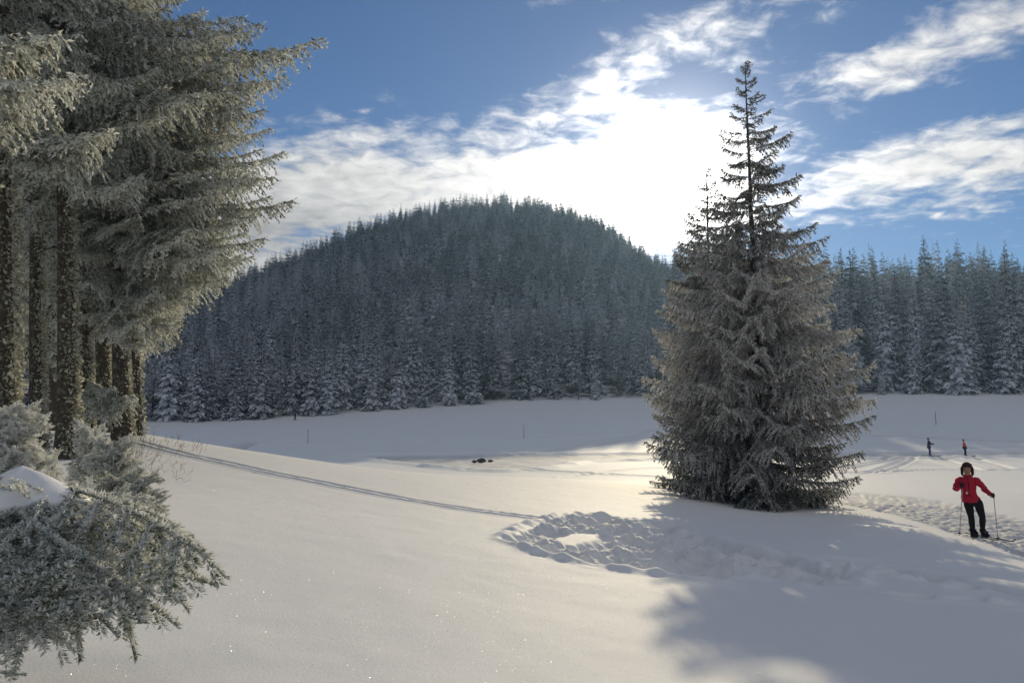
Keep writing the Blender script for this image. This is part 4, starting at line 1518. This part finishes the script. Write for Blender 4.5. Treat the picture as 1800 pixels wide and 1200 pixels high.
def main_skier():
    g = G(1716, 943)
    d = g[1]
    k = d / 1350
    # local frame: x to picture right, y away from the camera, z up (metres); photo pixels / 1350 * distance
    t = tag(empty('person', g, -az(1716)), 'person on skis in red jacket, black trousers and dark fur hat with ear flaps', 'person')

    def L(px, py, y=0.0):
        return ((px - 1716) * k, y, (943 - py) * k)
    hd, nk = L(1709, 828.5, -0.05), L(1709, 839.5, 0.0)
    hipl, hipr = L(1707, 883), L(1721.5, 883)
    kl, kr = L(1710.5, 910, -0.07), L(1727, 909, -0.08)
    al, ar = L(1711.5, 937, 0.0), L(1726.0, 933, 0.04)
    shl, shr = L(1697.5, 847), L(1720.5, 847)
    ell, elr = L(1689.5, 863, 0.03), L(1731, 860, 0.02)
    hl, hr = L(1700.5, 855.5, -0.26), L(1743.0, 871, -0.20)
    pel = L(1713, 881)
    ch, wa = L(1709, 855), L(1710.5, 869)
    # the body: one continuous figure
    N = {'pel': (*pel, .125, .10), 'wa': (*wa, .115, .09), 'ch': (*ch, .13, .10), 'nk': (*nk, .052), 'chin': (hd[0], hd[1] - .015, hd[2] - .055, .066, .07), 'hd': (hd[0], hd[1], hd[2] + .02, .078, .092), 'top': (hd[0], hd[1] + .01, hd[2] + .085, .055, .06),
         'hl': (*hipl, .082), 'kl': (*kl, .052), 'cl': (kl[0] * .6 + al[0] * .4, kl[1] * .6 + al[1] * .4 + .02, kl[2] * .6 + al[2] * .4, .052), 'al': (*al, .030), 'hr': (*hipr, .082), 'kr': (*kr, .052), 'cr': (kr[0] * .6 + ar[0] * .4, kr[1] * .6 + ar[1] * .4 + .02, kr[2] * .6 + ar[2] * .4, .052), 'ar': (*ar, .030),
         'fl': (al[0] + .05, al[1] - .10, .050, .024), 'fr': (ar[0] + .075, ar[1] - .09, .064, .024),
         'sl': (*shl, .058), 'el': (*ell, .043), 'wl': (*hl, .030), 'sr': (*shr, .058), 'er': (*elr, .043), 'wr': (*hr, .030)}
    E = chain('pel', 'wa', 'ch', 'nk', 'chin', 'hd', 'top') + chain('pel', 'hl', 'kl', 'cl', 'al', 'fl') + chain('pel', 'hr', 'kr', 'cr', 'ar', 'fr') + chain('ch', 'sl', 'el', 'wl') + chain('ch', 'sr', 'er', 'wr')
    link('body', skin_mesh('body', N, E, 'pel', M['skin']), t)
    # nose, eyes, mouth on the face
    fx, fy, fz = hd[0], hd[1] - 0.085, hd[2]
    V, F, A = joinarr([ell_mesh('n', (fx, fy - .008, fz - .012), (.014, .020, .026), None, n=8, m=6)])
    link('nose', mesh('nose', V, F, M['skin']), t)
    for sx in (-1, 1):
        V, F, A = ell_mesh('e', (fx + sx * .031, fy + .004, fz + .020), (.013, .008, .007), None, n=8, m=6)
        link('eye', mesh('eye', V, F, M['eye_dark']), t)
    V, F, A = ell_mesh('m', (fx, fy + .004, fz - .052), (.024, .009, .007), None, n=8, m=6)
    link('mouth', mesh('mouth', V, F, M['lips']), t)
    # jacket: shaped trunk with collar and hem, sleeves of cloth
    parts = [loft([(*L(1712, 885.5), .185, .140), (*L(1712, 882.5), .200, .155), (*L(1711, 876), .188, .15), (*L(1710, 868), .160, .135), (*L(1709.5, 858), .172, .140), (*L(1709, 850), .182, .135), (*L(1709, 845.5), .172, .118), (*L(1709, 842), .120, .098), (*L(1709, 839), .078, .078)])]
    for sh, el, h in ((shl, ell, hl), (shr, elr, hr)):
        sh, el, h = np.array(sh), np.array(el), np.array(h)
        sg = 1 if h is not None and sh[0] > L(1709, 0)[0] else -1
        pts = [sh + np.array([-sg * .05, 0, .01]), sh + np.array([sg * .025, 0, -.015]), sh * .5 + el * .5 + np.array([sg * .012, 0, 0]), el + np.array([sg * .004, 0, .02]), el * .8 + h * .2 + np.array([0, 0, -.012]), el * .4 + h * .6, el * .12 + h * .88]
        V, F = tube_arrays(smooth_pts(pts, 4), np.interp(np.linspace(0, 6, 25), range(7), [.065, .082, .072, .066, .064, .055, .046]), 12)
        parts.append((V + 0.007 * np.sin(V[:, [2, 0, 1]] * 55), F, {}))
    V, F, A = joinarr(parts)
    link('jacket', mesh('jacket', V, F, M['red_jacket']), t)
    hx = L(1706.5, 868.5, -.155)
    V, F, A = ell_mesh('b', hx, (.022, .008, .030), None, n=8, m=6)
    link('chest_badge', mesh('chest_badge', V, F, M['white_cloth']), t)
    zp = [L(1709.2, 842, -.108), L(1709.3, 850, -.138), L(1709.6, 858, -.143), L(1710.2, 868, -.139), L(1711.5, 881, -.156)]
    link('zip', tubes_mesh('zip', [(smooth_pts(zp, 3), .007, 5)], M['black_cloth']), t)
    link('collar', mesh('collar', *loft([(*L(1709, 842.5), .092, .088), (*L(1709, 840.5), .088, .086), (*L(1709, 837.5), .080, .080)], 16, 2)[:2], M['red_jacket']), t)
    # trousers
    parts = [loft([(*L(1713, 876), .165, .125), (*L(1713.5, 882), .185, .140), (*L(1714, 887), .190, .142), (*L(1714.5, 891.5), .170, .12)])]
    for hp, kn, an in ((hipl, kl, al), (hipr, kr, ar)):
        hp, kn, an = np.array(hp), np.array(kn), np.array(an)
        pts = [hp, hp * .75 + kn * .25 + np.array([0, -.01, 0]), hp * .35 + kn * .65, kn, kn * .65 + an * .35 + np.array([0, .025, 0]), kn * .25 + an * .75 + np.array([0, .012, 0]), an + np.array([0, 0, .02])]
        V, F = tube_arrays(smooth_pts(pts, 4), np.interp(np.linspace(0, 6, 25), range(7), [.098, .104, .086, .069, .071, .056, .050]), 14)
        parts.append((V, F, {}))
    V, F, A = joinarr(parts)
    link('trousers', mesh('trousers', V, F, M['black_cloth']), t)
    # boots
    for a, f in ((al, N['fl']), (ar, N['fr'])):
        B = {'a': (a[0], a[1] + .01, a[2] + .06, .066), 'h': (a[0], a[1] + .02, .076, .070), 'm': ((a[0] + f[0]) / 2, (a[1] + f[1]) / 2, .060, .054, .048), 't': (f[0] + .02, f[1] - .04, .056, .056, .046), 'u': (f[0] + .03, f[1] - .07, .054, .040, .034)}
        link('boot', skin_mesh('boot', B, chain('a', 'h', 'm', 't', 'u'), 'h', M['black_cloth'], 2), t)
    # fur hat with ear flaps
    parts = [ell_mesh('c', (hd[0], hd[1] + .02, hd[2] + .085), (.106, .112, .082), None, 1, .10, 18, 12),
             ell_mesh('fl', (hd[0] - .108, hd[1] + .02, hd[2] - .045), (.036, .055, .115), None, 2, .09, 12, 10),
             ell_mesh('fr', (hd[0] + .108, hd[1] + .02, hd[2] - .045), (.036, .055, .115), None, 3, .09, 12, 10),
             ell_mesh('br', (hd[0], hd[1] - .070, hd[2] + .090), (.092, .040, .036), None, 4, .08, 14, 8)]
    V, F, A = joinarr(parts)
    link('fur_hat', mesh('fur_hat', V, F, M['fur_dark']), t)
    # gloves: palm and five fingers closed on the grips
    for h, s in ((hl, 1), (hr, -1)):
        h = np.array(h)
        ln = finger_set(h + np.array([0, -.02, 0]), np.array([0, -1.0, 0]), np.array([s * 1.0, 0, 0]), np.array([0, 0, 1.0]), 1.2)
        ln.append(([h + np.array([-s * .022, .055, .012]), h + np.array([-s * .024, .02, 0]), h + np.array([-s * .020, -.02, 0])], [.040, .044, .034], 8))
        link('glove', tubes_mesh('glove', ln, M['navy_cloth'] if s > 0 else M['fur_dark']), t)
    Mw = Matrix.Translation(Vector(g)) @ Matrix.Rotation(-az(1716), 4, 'Z')
    # poles (held, so things of their own)
    for h, foot, lab in ((hl, L(1691.5, 941, -.20), 'thin ski pole held upright before the red jacket'), (hr, L(1747.5, 946, -.15), 'thin ski pole planted in the snow beside the black trousers')):
        p = empty('ski_pole', tuple(Mw @ Vector(foot)))
        tag(p, lab, 'ski pole', 'ski poles of the skier in red')
        a, b = np.array(h) - np.array(foot), np.zeros(3)
        u = unit(a)
        link('shaft', tubes_mesh('shaft', [([b - u * .04, a * .5, a], [.008, .009, .009], 6)], M['pole_metal']), p)
        link('grip', tubes_mesh('grip', [([a - u * .07, a, a + u * .05, a + u * .065], [.013, .017, .016, .010], 8)], M['grip']), p)
        V, F = tube_arrays([b + u * .045, b + u * .055, b + u * .07], [.045, .05, .02], 10)
        link('basket', mesh('basket', V, F, M['grip']), p)
    # skis
    for (x0, y0), (x1, y1), lab in ((L(1700, 0, .45)[:2], L(1749, 0, -.75)[:2], 'black cross country ski under the front boot'), (L(1709, 0, .62)[:2], L(1772, 0, -.62)[:2], 'black cross country ski under the rear boot, tip curving up')):
        pts = []
        n = 14
        wp, hp = [], []
        Vs = []
        for i in range(n + 1):
            f = i / n
            x, y = x0 + (x1 - x0) * f, y0 + (y1 - y0) * f
            w = Mw @ Vector((x, y, 0))
            z = gz(w.x, w.y) - g[2] + 0.012 + (0.07 * max(0, (f - .90) / .10) ** 2)
            dx, dy = y1 - y0, -(x1 - x0)
            l = math.hypot(dx, dy)
            wd = .026 * (1 - max(0, (f - .9) / .1) * .8)
            for sx, sz in ((-1, 0), (1, 0), (1, .018), (-1, .018)):
                Vs.append((x + dx / l * wd * sx, y + dy / l * wd * sx, z + sz))
        F = []
        for i in range(n):
            for j in range(4):
                F.append((i * 4 + j, i * 4 + (j + 1) % 4, i * 4 + 4 + (j + 1) % 4, i * 4 + 4 + j))
        F += [(3, 2, 1, 0), (n * 4, n * 4 + 1, n * 4 + 2, n * 4 + 3)]
        o = link('ski', mesh('ski', np.array(Vs), np.array(F), M['ski_black'], smooth=False))
        o.matrix_world = Mw
        tag(o, lab, 'ski', 'skis of the skier in red')


main_skier()


def far_person(px, py, H_px, label, jacket, legs, pose, hat, face=1):
    g = G(px, py, 32)
    d = g[1]
    k = d / 1350
    t = tag(empty('person', g, -az(px)), label, 'person')
    H = H_px * k
    s = H / 1.75
    lean, arm, stride = pose

    def X(z):
        return lean * z
    N = {'pel': (X(.92), 0, .92, .12, .10), 'wa': (X(1.1), 0, 1.1, .11, .09), 'ch': (X(1.32), 0, 1.32, .13, .10), 'nk': (X(1.48), 0, 1.48, .05), 'hd': (X(1.6), 0, 1.60, .08, .09), 'top': (X(1.68), 0, 1.69, .06),
         'hl': (X(.88) - .0, -.09, .88, .08), 'kl': (.03 + stride * .4, -.09, .48, .055), 'al': (stride * .9, -.09, .08, .038), 'fl': (stride * .9 + .16 * face, -.09, .04, .035),
         'hr': (X(.88), .09, .88, .08), 'kr': (.03 - stride * .2, .09, .48, .055), 'ar': (-stride, .09, .08, .038), 'fr': (-stride + .16 * face, .09, .04, .035),
         'sl': (X(1.42), -.19, 1.42, .055), 'el': (X(1.2) + arm[0] * .4, -.23, 1.16, .042), 'wl': (X(1.2) + arm[0], -.20, arm[1], .030),
         'sr': (X(1.42), .19, 1.42, .055), 'er': (X(1.2) + arm[0] * .3, .23, 1.16, .042), 'wr': (X(1.2) + arm[0] * .9, .20, arm[1] - .03, .030)}
    E = chain('pel', 'wa', 'ch', 'nk', 'hd', 'top') + chain('pel', 'hl', 'kl', 'al', 'fl') + chain('pel', 'hr', 'kr', 'ar', 'fr') + chain('ch', 'sl', 'el', 'wl') + chain('ch', 'sr', 'er', 'wr')
    sc = lambda nn: {q: tuple(v * s for v in n) for q, n in nn.items()}
    link('body', skin_mesh('body', sc(N), E, 'pel', M['skin'], 1), t)
    grow = lambda q, a: (*N[q][:3], *[r + a for r in N[q][3:]])
    J = {q: grow(q, .035) for q in ('pel', 'wa', 'ch', 'sl', 'el', 'sr', 'er')}
    J['nk'] = (*N['nk'][:3], .065)
    J['wl'], J['wr'] = grow('wl', .015), grow('wr', .015)
    link('jacket', skin_mesh('jacket', sc(J), chain('pel', 'wa', 'ch', 'nk') + chain('ch', 'sl', 'el', 'wl') + chain('ch', 'sr', 'er', 'wr'), 'ch', jacket, 1), t)
    T = {q: grow(q, .022) for q in ('pel', 'hl', 'kl', 'al', 'hr', 'kr', 'ar')}
    link('trousers', skin_mesh('trousers', sc(T), chain('pel', 'hl', 'kl', 'al') + chain('pel', 'hr', 'kr', 'ar'), 'pel', legs, 1), t)
    for a, f in (('al', 'fl'), ('ar', 'fr')):
        link('boot', skin_mesh('boot', sc({'a': grow(a, .02), 'f': (*N[f][:3], .055)}), [('a', 'f')], 'a', M['black_cloth'], 1), t)
    h = np.array(N['hd'][:3]) * s
    V, F, A = ell_mesh('hat', (h[0] - .01 * face * s, h[1], h[2] + .055 * s), (.105 * s, .105 * s, .085 * s), None, 1, .03, 12, 8)
    link('hat', mesh('hat', V, F, hat), t)
    for w in ('wl', 'wr'):
        V, F, A = ell_mesh('glove', np.array(N[w][:3]) * s, (.05 * s, .045 * s, .045 * s), None, 1, .05, 8, 6)
        link('glove', mesh('glove', V, F, M['black_cloth']), t)
    return t, g, s


far_person(1634.5, 801.5, 32, 'small distant person in dark jacket and purple trousers holding an arm out', M['navy_cloth'], M['purple_cloth'], (-0.03, (0.42, 1.16), 0.03), M['fur_dark'])
far_person(1697, 801.5, 29.5, 'small distant person in pink jacket leaning back on the piste', M['pink_jacket'], M['black_cloth'], (-0.055, (0.24, 0.84), 0.05), M['fur_dark'])
far_person(518, 739, 15.5, 'tiny dark figure walking along the far forest edge', M['black_cloth'], M['black_cloth'], (0.03, (0.2, 0.95), 0.2), M['black_cloth'])
for px, py, lx, lab in ((1634, 801, 1.0, 'short dark ski under the person in purple trousers'), (1699, 801.5, 1.0, 'short dark ski under the person in the pink jacket')):
    g = G(px, py, 32)
    V, F = tube_arrays([(-0.6, -.1, .03), (0.3, -.1, .03), (0.95, -.1, .03), (1.1, -.1, .10)], [.035, .04, .035, .015], 6)
    o = link('ski', mesh('ski', V, F, M['ski_black']))
    o.location = g
    o.rotation_euler = (0, 0, -az(px) - 0.25)
    tag(o, lab, 'ski')

# thin marker poles along the far track, a few dark stones on the piste
for px, py0, py1, lab in ((541, 778, 754, 'thin marker pole on the shaded meadow left of the middle'), (921, 771, 747, 'thin marker pole at the track in the middle of the meadow'), (1645.5, 748, 724, 'thin marker pole on the meadow behind the two far skiers')):
    g = G(px, py0, 32)
    h = (py0 - py1) * g[1] / 1350
    r = g[1] * 0.0004
    V, F = tube_arrays([(0, 0, -.1), (0, 0, h * .5), (0, 0, h)], [r, r, r * .8], 6)
    o = link('marker_pole', mesh('marker_pole', V, F, M['marker_wood']))
    o.location = g
    tag(o, lab, 'pole', 'marker poles on the meadow')
for px, py, r, lab in ((846, 811, .26, 'largest dark lump lying on the groomed piste'), (834, 812, .16, 'small dark lump left of the largest lump on the piste'), (862, 811, .16, 'small dark lump right of the largest lump on the piste')):
    g = G(px, py, 32)
    V, F, A = ell_mesh('r', (0, 0, r * .3), (r * 1.4, r, r * .7), None, int(px), .16, 10, 7)
    o = link('stone', mesh('stone', V, F, M['rock_dark']))
    o.location = g
    tag(o, lab, 'stone', 'dark lumps on the piste')

# ------------------------------------------------------------------ the air
zs = [v.co.z for v in bpy.data.meshes['snow_ground'].vertices]
z0, z1 = min(zs) - 1.0, max(max(zs), max(c[2] + c[3] for c in CAND)) + 3.0
HB = np.array([(x, y, z) for z in (z0, z1) for x, y in ((-955, -955), (955, -955), (955, 955), (-955, 955))], float)
HF = np.array([(0, 3, 2, 1), (4, 5, 6, 7), (0, 1, 5, 4), (1, 2, 6, 5), (2, 3, 7, 6), (3, 0, 4, 7)])
tag(link('haze', mesh('haze', HB, HF, M['haze'], smooth=False)), 'thin winter haze over the valley', None, None, 'stuff')

# ice crystals on the snow surface: loose facets lying at all angles, a few of which mirror the sun
def ice_crystals():
    r = np.random.default_rng(4)
    t = newmat('ice_crystal')
    finish(t, t.add('ShaderNodeBsdfGlossy', Color=(0.95, 0.95, 0.95), Roughness=0.42))
    n = 42000
    th = r.uniform(-0.62, 0.62, n)
    d = np.exp(r.uniform(math.log(4.2), math.log(26), n))
    x, y = d * np.sin(th), d * np.cos(th)
    z = zbase(x, y) + 0.012
    P = np.stack([x, y, z], 1)
    nrm = unit(r.normal(0, 0.55, (n, 3)) + np.array([0, 0, 1.0]))
    a = unit(np.cross(nrm, r.normal(size=(n, 3))))
    b = np.cross(nrm, a)
    sz = r.uniform(0.0012, 0.0027, n)[:, None] * (0.5 + d[:, None] / 12)
    V = np.stack([P + a * sz, P - a * sz * 0.6 + b * sz, P - a * sz * 0.6 - b * sz], 1).reshape(-1, 3)
    F = np.arange(3 * n).reshape(-1, 3)
    tag(link('ice_crystals', mesh('ice_crystals', V, F, M['ice_crystal'], smooth=False)), 'loose glittering ice crystals scattered over the near snow', 'ice crystals', None, 'stuff')


ice_crystals()
